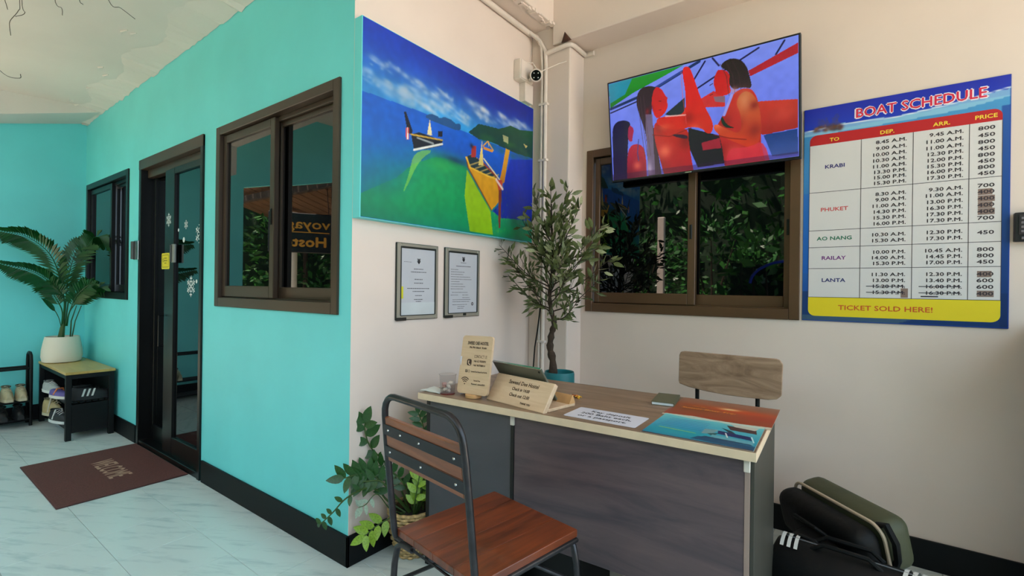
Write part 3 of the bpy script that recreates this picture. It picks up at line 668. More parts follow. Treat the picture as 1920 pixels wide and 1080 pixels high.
cv.poly(T['arm3'], (184, 92, 50), 1, (196, 44, 30)); shade(T['arm3'], ((.8,.72,1.3), (.72,.64,1.1), (.8,.5,.8), (.62,.62,-.8)), .6); cv.spot(.755, .44, .03, .09, (216, 140, 96), .6)
cv.poly(T['bot'], (212, 44, 66), .8, (180, 20, 50)); cv.line([(.60,.70),(.68,.755),(.76,.79)], .006, (110, 12, 24), .7)
cv.poly(T['bik3'], (20, 34, 30)); cv.line(T['strap'], .014, (150, 150, 230)); cv.spot(.705, .335, .02, .03, (236, 150, 130), .5)
cv.poly([(0,.94),(1,.96),(1,1),(0,1)], (50, 14, 60), .4)
cv.noise(.04, 40, 26, 3)
cv.build('screen', Mt @ Matrix.Translation((0.010, 0.014, 0.0008)), Wt-0.020, Ht-0.024, M_screen, tv)
MB().rbox(Wt*0.44, Wt*0.475, 0.003, 0.009, 0.0, 0.002, 0.0008, 1).xf(Mt).build('badge', M_chrome, tv)
MB().rbox(0.3, 0.72, 0.12, 0.42, -0.075, -0.035, 0.004, 1).xf(Mt).build('mount', M_black, tv)
MB().rbox(0.345, 0.40, 0.2, 0.40, -0.16, -0.07, 0.004, 1).xf(Mt).build('bracket_arm', M_black, tv)

# ---------------------------------------------------------------- boat schedule board
BW, BH = 0.752, 1.078
bd = thing('schedule_board', 'blue boat schedule board with a price table and yellow foot band', 'sign', (1.583, D, 1.105))
Mb = frame_of((0, 0, 0), (1, 0, 0), (0, 0, 1))
def bu(u, v): return (u*BW, (1-v)*BH)
MB().rbox(0, BW, 0, BH, 0, 0.006, 0.001, 1).xf(Mb).build('panel', mat('board_plastic', (20, 60, 130), 0.3), bd)
cv = Canvas(150, 215, (14, 60, 160)); cv.asp = 1.43
cv.poly([(0,0),(1,0),(1,.12),(0,.12)], (8, 34, 170), 1, (20, 60, 190))
cv.poly([(0,.12),(1,.08),(1,1),(0,1)], (70, 150, 205), 1, (10, 66, 150)); cv.poly([(0,.4),(.05,.4),(.05,.78),(0,.78)], (10, 90, 190), .5)
cv.poly([(0,.105),(.2,.088),(.5,.095),(.75,.078),(1,.055),(1,.085),(.8,.11),(.5,.12),(0,.13)], (150, 200, 226), .8)
cv.line([(0,.105),(.25,.092),(.5,.098),(.75,.08),(1,.05)], .006, (236, 244, 250), .9)
cv.poly([(0,.86),(1,.86),(1,1),(0,1)], (12, 44, 90), .7); cv.poly([(0,.975),(.6,.975),(.5,1),(0,1)], (90, 110, 120), .6)
cv.poly([(0.965,.12),(1,.12),(1,1),(.965,1)], (10, 58, 150), .7, (12, 40, 90))
rn = random.Random(2)                                              # reef at the upper left
for q in range(40): cv.spot(rn.uniform(.06,.21), rn.uniform(.085,.115), .012, .006, rn.choice([(110,60,40),(150,90,60),(60,50,60),(70,40,90)]), .8)
for q in range(16):
    x = rn.uniform(.1,.2); cv.line([(x, .09), (x+rn.uniform(-.04,.03), .09-rn.uniform(.015,.05))], .006, (60, 60, 130), .8)
cv.build('background', Mb @ Matrix.Translation((0.001, 0.001, 0.0063)), BW-0.002, BH-0.002, M_print, bd)
X0, X1 = 0.035*BW, 0.966*BW
Yt, Yh, Ym, Yb_ = BH*(1-.128), BH*(1-.176), BH*(1-.889), BH*(1-.977)
r_ = 0.03
L_ = Lettering(Mb, 0.0068); L_.poly([(X0, Yh), (X1, Yh), (X1, Yt-r_)]+[(X1-r_+r_*math.cos(a*PI/12), Yt-r_+r_*math.sin(a*PI/12)) for a in range(0, 7)]+[(X0+r_+r_*math.cos(PI/2+a*PI/12), Yt-r_+r_*math.sin(PI/2+a*PI/12)) for a in range(0, 7)])
L_.build('table_header', (188, 14, 22), bd)
L_ = Lettering(Mb, 0.0068); L_.rect(X0, X1, Ym, Yh); L_.build('table_ground', (216, 210, 208), bd)
L_ = Lettering(Mb, 0.0068); L_.poly([(X1, Ym), (X0, Ym), (X0, Yb_+r_)]+[(X0+r_+r_*math.cos(PI+a*PI/12), Yb_+r_+r_*math.sin(PI+a*PI/12)) for a in range(0, 7)]+[(X1-r_+r_*math.cos(-PI/2+a*PI/12), Yb_+r_+r_*math.sin(-PI/2+a*PI/12)) for a in range(0, 7)])
L_.build('foot_band', (232, 206, 18), bd)
L_ = Lettering(Mb, 0.0073)
rows = [.398, .577, .656, .755, .889]; cols = [.3185, .5765, .829]
for v in rows: L_.rect(X0, X1, BH*(1-v)-.0012, BH*(1-v)+.0012)
for u in cols: L_.rect(u*BW-.0012, u*BW+.0012, Ym, Yh)
L_.rect(X0-.001, X0+.001, Ym, Yh); L_.rect(X1-.001, X1+.001, Ym, Yh)
L_.build('table_lines', (60, 50, 56), bd)
tops = [.199, .227, .254, .280, .306, .331, .355, .380, .429, .454, .481, .507, .533, .559, .608, .634, .685, .710, .735, .784, .810, .836, .863]
dep = '8.45 A.M.|9.00 A.M.|10.00 A.M.|10.30 A.M.|11.00 A.M.|13.30 P.M.|15.00 P.M.|15.30 P.M.|8.30 A.M.|9.00 A.M.|11.00 A.M.|14.30 P.M.|15.30 P.M.|16.00 P.M.|10.30 A.M.|15.30 A.M.|10.00 P.M.|14.00 A.M.|15.30 P.M.|11.30 A.M.|13.00 P.M.|15.20 P.M.|15.30 P.M.'.split('|')
arr = '9.45 A.M.|11.00 A.M.|11.00 A.M.|12.30 P.M.|12.00 P.M.|15.30 P.M.|16.00 P.M.|17.30 P.M.|9.30 A.M.|11.00 A.M.|13.00 P.M.|16.30 P.M.|17.30 P.M.|17.30 P.M.|12.30 P.M.|17.30 P.M.|10.45 A.M.|14.45 P.M.|17.00 P.M.|12.30 P.M.|13.40 P.M.|16.00 P.M.|16.30 P.M.'.split('|')
pri = '800 450 800 450 800 450 800 450 700 400 400 400 400 700'.split()+['450', None, '800', '800', '450', '400', '600', '600', '400']
hd = 0.0158
for nm, lst, u, al in (('departure_time', dep, .545, 'R'), ('arrival_time', arr, .803, 'R'), ('price', pri, .901, 'C')):
    for i, s_ in enumerate(lst):
        if s_ is None: continue
        L_ = Lettering(Mb, 0.0073)
        v = tops[i] if nm != 'price' or i != 14 else .617
        L_.put(s_, u*BW, BH*(1-v)-hd/2-0.0, hd, al, sx=1.32, bold=0.0007, w=0.052 if nm == 'price' else None)
        L_.build(nm, (52, 40, 46), bd)
L_ = Lettering(Mb, 0.0080)
for col, us_ in ((0, (.352, .545)), (1, (.61, .80))):
    for v in (.836, .863): L_.rect(us_[0]*BW, us_[1]*BW, BH*(1-v)-.0016, BH*(1-v)+.0014)
L_.rect(.62*BW, .70*BW, BH*(1-.881), BH*(1-.876)); L_.build('strike_marks', (40, 32, 50), bd)
for i in (9, 10, 11, 12, 19, 22): Lettering(Mb, 0.00715).rect(.868*BW, (.938-.01*(i % 2))*BW, BH*(1-tops[i])-.0145, BH*(1-tops[i])+.0125).build('taped_correction', mat('brown_marker_tape', (134, 110, 100), 0.5), bd)
Lettering(Mb, 0.00715).rect(.525*BW, .56*BW, BH*(1-.885), BH*(1-.845)).build('taped_correction', mat('brown_marker_tape', (134, 110, 100), 0.5), bd)
for s_, v, c in (('KRABI', .281, (40, 34, 110)), ('PHUKET', .48, (206, 84, 84)), ('AO NANG', .615, (24, 110, 80)), ('RAILAY', .706, (120, 50, 130)), ('LANTA', .809, (40, 44, 110))):
    Lettering(Mb, 0.0073).put(s_, .177*BW, BH*(1-v)-.009, .018, 'C', sx=1.2, bold=0.0007).build('place_name', c, bd)
L_ = Lettering(Mb, 0.0073)
for s_, u, v in (('TO', .173, .157), ('DEP.', .45, .157), ('ARR.', .706, .156), ('PRICE', .899, .153)): L_.put(s_, u*BW, BH*(1-v)-.009, .017, 'C', sx=1.15, bold=0.0006)
L_.build('column_titles', (244, 208, 60), bd)
Lettering(Mb, 0.0067).put('BOAT SCHEDULE', .595*BW, BH*(1-.054)-.024, .046, 'C', w=.61*BW+.006, bold=0.0042).build('title_outline', (240, 226, 236), bd)
Lettering(Mb, 0.0073).put('BOAT SCHEDULE', .595*BW, BH*(1-.054)-.022, .043, 'C', w=.61*BW, bold=0.0009).build('title', (214, 26, 66), bd)
Lettering(Mb, 0.0073).put('TICKET SOLD HERE!', .44*BW, BH*(1-.934)-.012, .023, 'C', w=.47*BW, bold=0.0006).build('foot_lettering', (206, 84, 24), bd)
# wall keypad at the right edge
k = thing('wall_keypad', 'black wall keypad on the off-white wall right of the schedule board', 'keypad', (2.345, D, 1.47))
MB().rbox(0, 0.09, -0.03, 0, 0, 0.122, 0.004, 2).build('case', mat('keypad_case', (30, 24, 28), 0.35), k)
kp = MB().rbox(0.012, 0.078, -0.033, -0.03, 0.03, 0.112, 0.001, 1).build('keypad_plate', mat('keypad_plate', (46, 38, 42), 0.4), k)
for i in range(4):
    for j in range(3): MB().rbox(0.018+j*0.02, 0.030+j*0.02, -0.0355, -0.033, 0.038+i*0.018, 0.048+i*0.018, 0.001, 1).build('key', mat('key_grey', (110, 104, 108), 0.5), kp)
MB().rbox(0.02, 0.07, -0.0345, -0.03, 0.01, 0.02, 0.001, 1).build('badge', mat('key_grey', (110, 104, 108), 0.5), k)
k = thing('cupboard', 'black cupboard edge standing by the wall at the far right', 'cabinet', (2.40, 1.15, 0))
MB().rbox(0, 0.6, 0, 0.41, 0.04, 1.14, 0.004, 1).build('body', M_black, k)
MB().rbox(0.01, 0.59, -0.018, -0.001, 0.05, 1.12, 0.003, 1).build('door', M_black, k)
MB().rbox(0.03, 0.57, 0.03, 0.38, 0.0, 0.04, 0.003, 1).build('plinth', M_black, k)

# ================================================================ reception desk
M_desk = mat('grey_brown_laminate', (150, 122, 98), 0.4, c2=(110, 86, 66), wood=(2.2, 26, 26), bump=0.05, bs=40)
M_edge = mat('pale_wood_edging', (214, 190, 160), 0.5, var=0.05, vs=20)
M_panel = mat('dark_wood_laminate', (98, 80, 82), 0.45, c2=(66, 56, 64), wood=(2.0, 20, 14))
M_panel2 = mat('slate_laminate', (72, 72, 80), 0.45, c2=(60, 61, 68), wood=(2.0, 14, 3))
desk = thing('reception_desk', 'dark wood reception desk with a grey-brown top and pale edging', 'desk', (0.23, 0.194, 0), math.radians(2.8))
DW, DD = 1.368, 0.636
MB().box(0.002, DW-0.002, 0.002, DD-0.002, 0.7475, 0.775).build('desktop', M_desk, desk)
MB().rbox(-0.001, DW+0.001, -0.001, 0.0025, 0.747, 0.7745, 0.0008, 1).build('edging', M_edge, desk)
MB().rbox(DW-0.0025, DW+0.001, 0.0026, DD, 0.747, 0.7745, 0.0008, 1).build('edging', M_edge, desk)
MB().rbox(-0.001, 0.0025, 0.0026, DD, 0.747, 0.7745, 0.0008, 1).build('edging', M_edge, desk)
MB().rbox(0.046, 0.484, 0.030, 0.046, 0.004, 0.746, 0.001, 1).build('front_panel', M_panel2, desk, label='slate grey left front panel reaching the floor')
MB().rbox(0.50, DW-0.034, 0.030, 0.046, 0.262, 0.746, 0.001, 1).build('front_panel', M_panel, desk, label='raised dark wood front panel')
MB().rbox(0.025, 0.045, 0.030, DD-0.03, 0.0, 0.746, 0.001, 1).build('side_panel', M_dark, desk, label='black left side panel')
MB().rbox(0.484, 0.50, 0.026, DD-0.03, 0.0, 0.746, 0.001, 1).build('side_panel', M_dark, desk, label='black upright between the two front panels')
MB().rbox(DW-0.018, DW-0.006, 0.030, DD-0.02, 0.0, 0.746, 0.001, 1).build('side_panel', mat('dark_side_laminate', (54, 52, 44), 0.5), desk)
MB().rbox(DW-0.034, DW-0.0185, 0.028, 0.05, 0.0, 0.746, 0.001, 1).build('corner_post', mat('pinkish_grey_edging', (150, 128, 118), 0.5), desk)
for x in (0.485, DW-0.036):
    MB().rbox(x, x+0.018, 0.020, 0.031, 0.705, 0.7468, 0.002, 1).build('bracket', mat('pale_plastic', (205, 196, 184), 0.5), desk)
for z in (0.12, 0.30, 0.48, 0.66): MB().rbox(0.06, 0.47, DD-0.06, DD-0.045, z-0.075, z+0.085, 0.002, 1).build('drawer_front', M_panel, desk)
k = thing('storage_box', 'black box on the floor under the desk, behind the wooden seat', 'box', (0.66, 0.34, 0))
MB().rbox(0, 0.32, 0, 0.28, 0.0, 0.30, 0.012, 2).build('body', M_black, k)
MB().rbox(-0.008, 0.328, -0.008, 0.288, 0.26, 0.285, 0.006, 2).build('rim', M_black, k)
ZT = 0.7752
M_ply = mat('pale_ply', (218, 188, 156), 0.4, c2=(202, 168, 134), wood=(3, 30, 30))
M_ply_e = mat('ply_edge', (200, 152, 100), 0.5, var=0.1, vs=30)
# key deposit sheet
k = thing('notice_sheet', 'white laminated key deposit notice lying on the desk', 'notice', (0.937, 0.270, ZT), math.radians(1.9))
MB().prism(rrect(0, 0.279, 0, 0.153, 0.008), Matrix.Identity(4), 0.0012).build('sheet', mat('white_laminate', (214, 212, 222), 0.3, var=0.02), k)
L_ = Lettering(Matrix.Identity(4), 0.0014)
L_.put('Key deposit', 0.145, 0.104, 0.021, 'C', w=0.155, bold=0.0008); L_.put('200 Baht each,', 0.14, 0.066, 0.021, 'C', w=0.20, bold=0.0008); L_.put('or a passport.', 0.14, 0.028, 0.021, 'C', w=0.19, bold=0.0008)
L_.build('lettering', (20, 18, 24), k)
# two posters
k = thing('poster', 'orange sunset poster on the desk top beside the notebook', 'poster', (1.222, 0.53, ZT), math.radians(2.8))
cv = Canvas(150, 130, (150, 92, 70)); cv.asp = .93
cv.poly([(0,0),(1,0),(1,1),(0,1)], (146, 104, 84), 1, (150, 50, 20)); cv.spot(.6, .42, .5, .12, (206, 60, 16), .8); cv.spot(.55, .36, .10, .05, (255, 214, 150), .95); cv.spot(.2, .55, .3, .2, (120, 60, 20), .6)
cv.spot(.9, .62, .2, .1, (160, 40, 20), .8); cv.poly([(0,.95),(.3,.9),(.6,.96),(1,.9),(1,1),(0,1)], (200, 190, 170))
cv.build('print', Matrix.Translation((0, 0, 0.0009)), 0.372, 0.345, M_print, k)
MB().box(-0.0005, 0.3725, -0.0005, 0.3455, 0, 0.0008).build('sheet', mat('poster_paper', (190, 170, 150), 0.4), k)
L_ = Lettering(Matrix.Identity(4), 0.0011)
L_.put('Sunset Boat Trip', 0.035, 0.150, 0.022, 'L', w=0.20, slant=0.25, bold=0.0005); L_.put('Phi Phi', 0.07, 0.192, 0.014, 'L', slant=0.25)
L_.build('lettering', (226, 140, 60), k)
k = thing('poster', 'turquoise sea poster with boats at the front corner of the desk', 'poster', (1.249, 0.247, ZT+0.0012), math.radians(2.8))
cv = Canvas(170, 160, (40, 160, 178)); cv.asp = .9
cv.poly([(0,0),(1,0),(1,1),(0,1)], (110, 196, 196), 1, (6, 120, 150)); cv.spot(.3, .5, .35, .3, (40, 150, 200), .5); cv.spot(.35, .75, .4, .15, (0, 150, 160), .8)
cv.poly([(0,0),(1,0),(1,.06),(.8,.12),(.55,.07),(.3,.1),(0,.02)], (206, 206, 186), .8)
for i in range(6): cv.line([(.12-.012*i, .2+.07*i), (.5, .22+.07*i)], .014, (30, 96, 150), .8)
cv.line([(.1, .66), (.45, .70)], .02, (170, 190, 60), .7)
cv.poly([(.5,.45),(.62,.42),(.6,.62),(.5,.66)], (120, 150, 150), .9); cv.poly([(.63,.3),(.74,.38),(.86,.62),(.72,.46)], (20, 60, 66)); cv.poly([(.55,.62),(.64,.55),(.62,.72)], (30, 80, 80), .9)
cv.poly([(.66,.16),(.94,.2),(.96,.36),(.72,.34)], (70, 40, 40)); cv.poly([(.68,.06),(.95,.1),(.93,.22),(.74,.18)], (190, 186, 170)); cv.poly([(.62,.44),(.92,.5),(.95,.64),(.64,.58)], (20, 30, 90)); cv.poly([(.6,.64),(.96,.68),(.98,.8),(.6,.76)], (96, 160, 170))
cv.poly([(.5,.78),(1,.84),(1,.97),(.45,.92)], (8, 70, 104)); cv.poly([(.55,.74),(.95,.78),(.98,.82),(.52,.80)], (20, 60, 90)); cv.line([(.7,.5),(.74,.66)], .012, (225, 225, 220)); cv.line([(.93,.5),(.97,.7)], .012, (200, 225, 225))
cv.poly([(0,.955),(1,.965),(1,1),(0,1)], (84, 44, 40))
cv.build('print', Matrix.Translation((0, 0, 0.0009)), 0.340, 0.300, M_print, k)
MB().box(-0.0005, 0.3405, -0.0005, 0.3005, 0, 0.0008).build('sheet', mat('poster_paper', (190, 170, 150), 0.4), k)
# tented wooden sign carrying a tablet
k = thing('wooden_desk_sign', 'pale wooden wedge sign with check-in and check-out times', 'sign', (0.546, 0.290, ZT), math.radians(-9.4))
a = math.atan2(0.105, 0.070); Mf = frame_of((0, 0, 0.001), (1, 0, 0), (0, 0.070, 0.105))
fb_ = MB().rbox(0, 0.328, 0, 0.126, -0.022, 0, 0.003, 2).xf(Mf).build('front_board', M_ply, k)
MB().rbox(0, 0.328, 0.030, 0.195, 0.0, 0.012, 0.002, 1).build('base_board', M_ply, k)
MB().add([(0.0, 0.155, 0.012), (0.328, 0.155, 0.012), (0.328, 0.195, 0.012), (0.0, 0.195, 0.012), (0.0, 0.176, 0.045), (0.328, 0.176, 0.045), (0.328, 0.181, 0.045), (0.0, 0.181, 0.045)], [(3,2,1,0),(4,5,6,7),(0,1,5,4),(1,2,6,5),(2,3,7,6),(3,0,4,7)]).build('rear_lip', M_ply_e, k)
L_ = Lettering(Mf, 0.0006)
L_.put('Saweed Dee Hostel', 0.172, 0.090, 0.0165, 'C', w=0.168, bold=0.0005); L_.put('Check in 14:00', 0.170, 0.064, 0.0135, 'C', w=0.098, bold=0.0005); L_.put('Check out 12:00', 0.175, 0.038, 0.0135, 'C', w=0.112, bold=0.0005); L_.put('THANK YOU', 0.222, 0.014, 0.0075, 'C', w=0.055, bold=0.0005)
L_.build('lettering', (74, 48, 30), fb_)
k = thing('tablet', 'grey tablet in a case leaning over the wooden wedge sign', 'tablet', (0.546, 0.290, ZT), math.radians(-9.4))
Mt2 = frame_of((-0.022, 0.158, 0.018), (1, 0, 0), (0, -0.100, 0.136))
MB().rbox(0, 0.287, 0, 0.172, -0.0045, 0.0045, 0.0035, 2).xf(Mt2).build('body', mat('dark_tablet_back', (98, 96, 82), 0.35), k)
MB().rbox(0.012, 0.275, 0.012, 0.160, -0.0052, -0.0045, 0.0003, 1).xf(Mt2).build('screen', mat('tablet_glass', (8, 8, 10), 0.08), k)
MB().rbox(0.002, 0.285, 0.168, 0.1730, -0.004, 0.0052, 0.001, 1).xf(Mt2).build('metal_rim', M_chrome, k)
MB().lathe([(0.005, 0.0), (0.005, 0.0015)], 12, (0.27, 0.155, 0.0045)).xf(Mt2).build('camera_lens', M_black, k)
# upright phone-shaped wooden sign
k = thing('wooden_contact_sign', 'upright rounded wooden sign with contact details and wireless symbol', 'sign', (0.402, 0.262, ZT), math.radians(0.0))
Mp = frame_of((0, 0, 0.014), (1, 0.0, 0.03), (0.03, 0.048, 0.245))
pb_ = MB().prism(rrect(0, 0.172, 0, 0.252, 0.016), Mp @ Matrix.Translation((0, 0, -0.012)), 0.012).build('board', M_ply, k)
MB().lathe([(0.03, 0), (0.036, 0.002), (0.036, 0.013), (0.033, 0.016)], 28, (0.082, 0.018, 0)).build('base', M_ply_e, k, True)
L_ = Lettering(Mp, 0.0006)
L_.put('SWEED DEE HOSTEL', 0.092, 0.213, 0.0135, 'C', w=0.118, bold=0.0006); L_.put('Phi Phi Island  Krabi', 0.094, 0.197, 0.0075, 'C', w=0.095, bold=0.0005)
L_.put('CONTACT US', 0.078, 0.156, 0.0125, 'L', w=0.072); L_.put('+66 62 9350091', 0.078, 0.138, 0.0085, 'L', w=0.068, bold=0.0003); L_.put('+66 967708014', 0.078, 0.120, 0.0085, 'L', w=0.066, bold=0.0003)
L_.put('Saweed Dee Hostel Koh Phi Phi', 0.070, 0.0935, 0.006, 'L', w=0.088, bold=0.0003); L_.put('Saweed Free', 0.108, 0.056, 0.006, 'C', w=0.036, bold=0.0003); L_.put('Password : saweed2023', 0.078, 0.041, 0.0065, 'L', w=0.076, bold=0.0003)
L_.poly(rrect(0.040, 0.066, 0.121, 0.149, 0.008)); L_.rect(0.036, 0.048, 0.091, 0.103)
L_.ring(0.057, 0.097, 0.0045, 0.006, 0, 2*PI)
for r in (0.011, 0.019, 0.027): L_.ring(0.040, 0.040, r, r+0.004, PI*0.25, PI*0.75, 8)
L_.ring(0.040, 0.041, 0, 0.0032, 0, 2*PI, 8)
L_.build('engraving', (70, 46, 32), pb_)
Lettering(Mp, 0.0009).poly([(0.048,0.143),(0.052,0.143),(0.052,0.136),(0.050,0.133),(0.056,0.127),(0.060,0.129),(0.060,0.125),(0.056,0.123),(0.049,0.128),(0.046,0.136)]).put('f', 0.0405, 0.0925, 0.009, 'L', bold=0.0004).build('icon_strokes', (218, 188, 156), pb_)
tag(MB().rbox(0, 0.004, 0, 0.10, 0, 0.17, 0.001, 1).build('white_card', mat('white_laminate', (214, 212, 222), 0.3)), 'white card standing behind the upright wooden sign', 'card').location = (0.401, 0.285, ZT)
# sweets cup and folded packet
k = thing('plastic_cup', 'clear plastic cup of wrapped sweets at the left end of the desk', 'cup', (0.347, 0.262, ZT))
M_cl = mat('frosted_plastic', (236, 232, 230), 0.15, var=0.02)
n_ = M_cl.node_tree.nodes['Principled BSDF']; n_.inputs['Transmission Weight'].default_value = 0.95; n_.inputs['IOR'].default_value = 1.03; n_.inputs['Roughness'].default_value = 0.12
MB().lathe([(0.030, 0), (0.031, 0.002), (0.037, 0.085), (0.039, 0.086), (0.039, 0.088), (0.036, 0.087), (0.030, 0.004)], 28).build('cup', M_cl, k, True)
MB().lathe([(0.033, 0.0), (0.033, 0.004), (0.029, 0.006)], 24).build('foot', mat('red_brown_plastic', (110, 40, 36), 0.4), k, True)
rn = random.Random(6)
for i in range(9):
    a_ = i*2.4; r = 0.016 if i % 3 else 0.004
    MB().rbox(-0.010, 0.010, -0.007, 0.007, -0.006, 0.006, 0.004, 2).xf(Matrix.Translation((r*math.cos(a_), r*math.sin(a_), 0.014+0.0045*i)) @ Matrix.Rotation(a_, 4, 'Z') @ Matrix.Rotation(0.5, 4, 'X')).build('sweet', mat('sweet_wrap_%d' % (i % 3), ((222,206,196), (206,150,140), (232,222,210))[i % 3], 0.4), k, True)
k = MB(); g = 9
for i in range(g):
    for j in range(6):
        u, v = i/(g-1), j/5
        k.v.append((u*0.115-0.01, v*0.07+0.006*math.sin(u*5), 0.004+0.014*math.sin(PI*u)*math.sin(PI*v)+0.002*math.sin(9*u+7*v)))
k.f = [(i*6+j, (i+1)*6+j, (i+1)*6+j+1, i*6+j+1) for i in range(g-1) for j in range(5)]
o = k.build('tissue_packet', mat('white_film', (214, 214, 206), 0.3), None, True); o.location = (0.222, 0.222, ZT); o.rotation_euler = (0, 0, 0.12)
md = o.modifiers.new('thick', 'SOLIDIFY'); md.thickness = 0.003; md.offset = -1
tag(o, 'thin white plastic packet lying at the left corner of the desk', 'packet')
k = thing('flower_ornament', 'small yellow and dark red flower ornament on the desk behind the wooden signs', 'ornament', (0.83, 0.545, ZT))
for (x, y, c) in ((-0.022, 0, (90, 30, 30)), (-0.006, -0.012, (60, 26, 24)), (0.022, 0.004, (226, 170, 50)), (0.006, 0.012, (206, 120, 40)), (-0.012, 0.014, (150, 80, 40))):
    mb = MB()
    for p in range(5):
        a_ = p*1.2566
        mb.add([(x, y, 0.006), (x+0.012*math.cos(a_-0.45), y+0.012*math.sin(a_-0.45), 0.011), (x+0.018*math.cos(a_), y+0.018*math.sin(a_), 0.007), (x+0.012*math.cos(a_+0.45), y+0.012*math.sin(a_+0.45), 0.011)], [(0,1,2,3)])
    mb.lathe([(0.004, 0.0), (0.006, 0.006), (0.003, 0.014)], 8, (x, y, 0)); mb.build('flower', mat('petal_%d_%d' % c[:2], c, 0.6), k)
k = thing('notebook', 'small olive notebook with white pages near the back of the desk', 'notebook', (1.166, 0.745, ZT), math.radians(10))
MB().rbox(-0.043, 0.043, -0.088, 0.088, 0.0022, 0.0125, 0.0005, 1).build('pages', mat('white_pages', (214, 218, 222), 0.5), k)
MB().rbox(-0.046, 0.046, -0.091, 0.091, 0.0125, 0.0155, 0.001, 1).rbox(-0.046, 0.046, -0.091, 0.091, 0, 0.0022, 0.001, 1).rbox(0.043, 0.046, -0.091, 0.091, 0.002, 0.013, 0.0005, 1).build('cover', mat('olive_cover', (92, 90, 66), 0.5), k)

# ================================================================ chairs
M_seatw = mat('oiled_brown_wood', (134, 62, 26), 0.32, c2=(82, 35, 14), wood=(26, 2.4, 10), coat=0.2)
M_backw = mat('oiled_orange_wood', (150, 84, 46), 0.35, c2=(106, 54, 28), wood=(3, 20, 30), coat=0.2)
ch = thing('bistro_chair', 'black tube chair with brown plank seat and strapped wooden back', 'chair', (0.638, -0.268, 0), math.radians(-9.4))
for i in range(4):                                   # seat of four planks
    MB().rbox(0.0003+0.1005*i, 0.1005+0.1005*i, 0.0, 0.425, 0.446, 0.47, 0.0022, 2).build('seat_plank', M_seatw, ch)
def arc(c, r, a0, a1, fn, n=5): return [fn(c[0]+r*math.cos(a0+(a1-a0)*i/n), c[1]+r*math.sin(a0+(a1-a0)*i/n)) for i in range(n+1)]
def bk(x, z): return (x, -0.006-0.11*max(0, z-0.46), z)
P = [(0.002, 0.02, 0.43), (-0.002, -0.002, 0.448), bk(-0.004, 0.475)]+[bk(-0.004, 0.65), bk(0.0, 0.80)]+arc((0.07, 0.845), 0.068, PI, PI/2, bk)+arc((0.33, 0.845), 0.068, PI/2, 0, bk)+[bk(0.402, 0.80), bk(0.404, 0.65), bk(0.404, 0.475), (0.402, -0.002, 0.448), (0.398, 0.02, 0.43)]
MB().tube(P, 0.0105, 10).build('back_frame', M_steel, ch, True)
Mbk = frame_of((0.006, 0, 0), (1, 0, 0), (0, -0.11, 1)); by = lambda z: -0.006-0.11*(z-0.46)
def slab(x0, x1, z0, z1, d0, d1, r=0.002):
    M = Matrix.Translation((0, by(z0), z0)) @ Matrix.Rotation(math.atan(0.11), 4, 'X')
    return MB().rbox(x0, x1, d0, d1, 0, (z1-z0)*1.006, r, 1).xf(M)
for z0, z1 in ((0.700, 0.748), (0.7495, 0.7975), (0.799, 0.842)): slab(0.008, 0.392, z0, z1, -0.006, 0.010, 0.003).build('back_slat', M_backw, ch)
sp_ = {}
for z0 in (0.716, 0.786): sp_[z0] = slab(0.0, 0.400, z0, z0+0.034, -0.0095, -0.0062, 0.001).build('metal_strap', mat('blackened_strap', (34, 34, 40), 0.4, metal=0.4, var=0.2), ch)
for i, x in enumerate((0.03, 0.10, 0.20, 0.365)):
    for z in (0.733, 0.803):
        if x == 0.10 and z < 0.75: continue
        MB().lathe([(0.0045, 0), (0.0035, 0.0025), (0.001, 0.0032)], 10).xf(Matrix.Translation((x, by(z)-0.0092, z)) @ Matrix.Rotation(PI/2, 4, 'X')).build('rivet', M_chrome, sp_[0.716 if z < 0.75 else 0.786])
MB().tube([(0.0, 0.0, 0.436), (0.4, 0.0, 0.436), (0.4, 0.42, 0.436), (0.0, 0.42, 0.436)], 0.009, 8, closed=True).build('seat_frame', M_steel, ch, True)
for sx, sy in ((0, 0), (1, 0), (0, 1), (1, 1)):
    x = 0.004 if not sx else 0.396; y = 0.0 if not sy else 0.418; ox = -1 if not sx else 1; oy = -1 if not sy else 1
    lg_ = MB().tube([(x-ox*0.09, y, 0.436), (x-ox*0.03, y, 0.432), (x-ox*0.006, y+oy*0.002, 0.415), (x+ox*0.004, y+oy*0.006, 0.36), (x+ox*0.02, y+oy*0.02, 0.012)], 0.0105, 10).build('leg', M_steel, ch, True)
    MB().lathe([(0.013, 0), (0.0145, 0.004), (0.0125, 0.022)], 12, (x+ox*0.0205, y+oy*0.0205, 0)).build('foot', M_black, lg_, True)
MB().tube([(0.0, 0.0, 0.30), (0.2, 0.2, 0.425), (0.4, 0.42, 0.30)], 0.007, 8).build('brace', M_steel, ch, True)
MB().tube([(0.4, 0.0, 0.30), (0.2, 0.2, 0.41), (0.0, 0.42, 0.30)], 0.007, 8).build('brace', M_steel, ch, True)

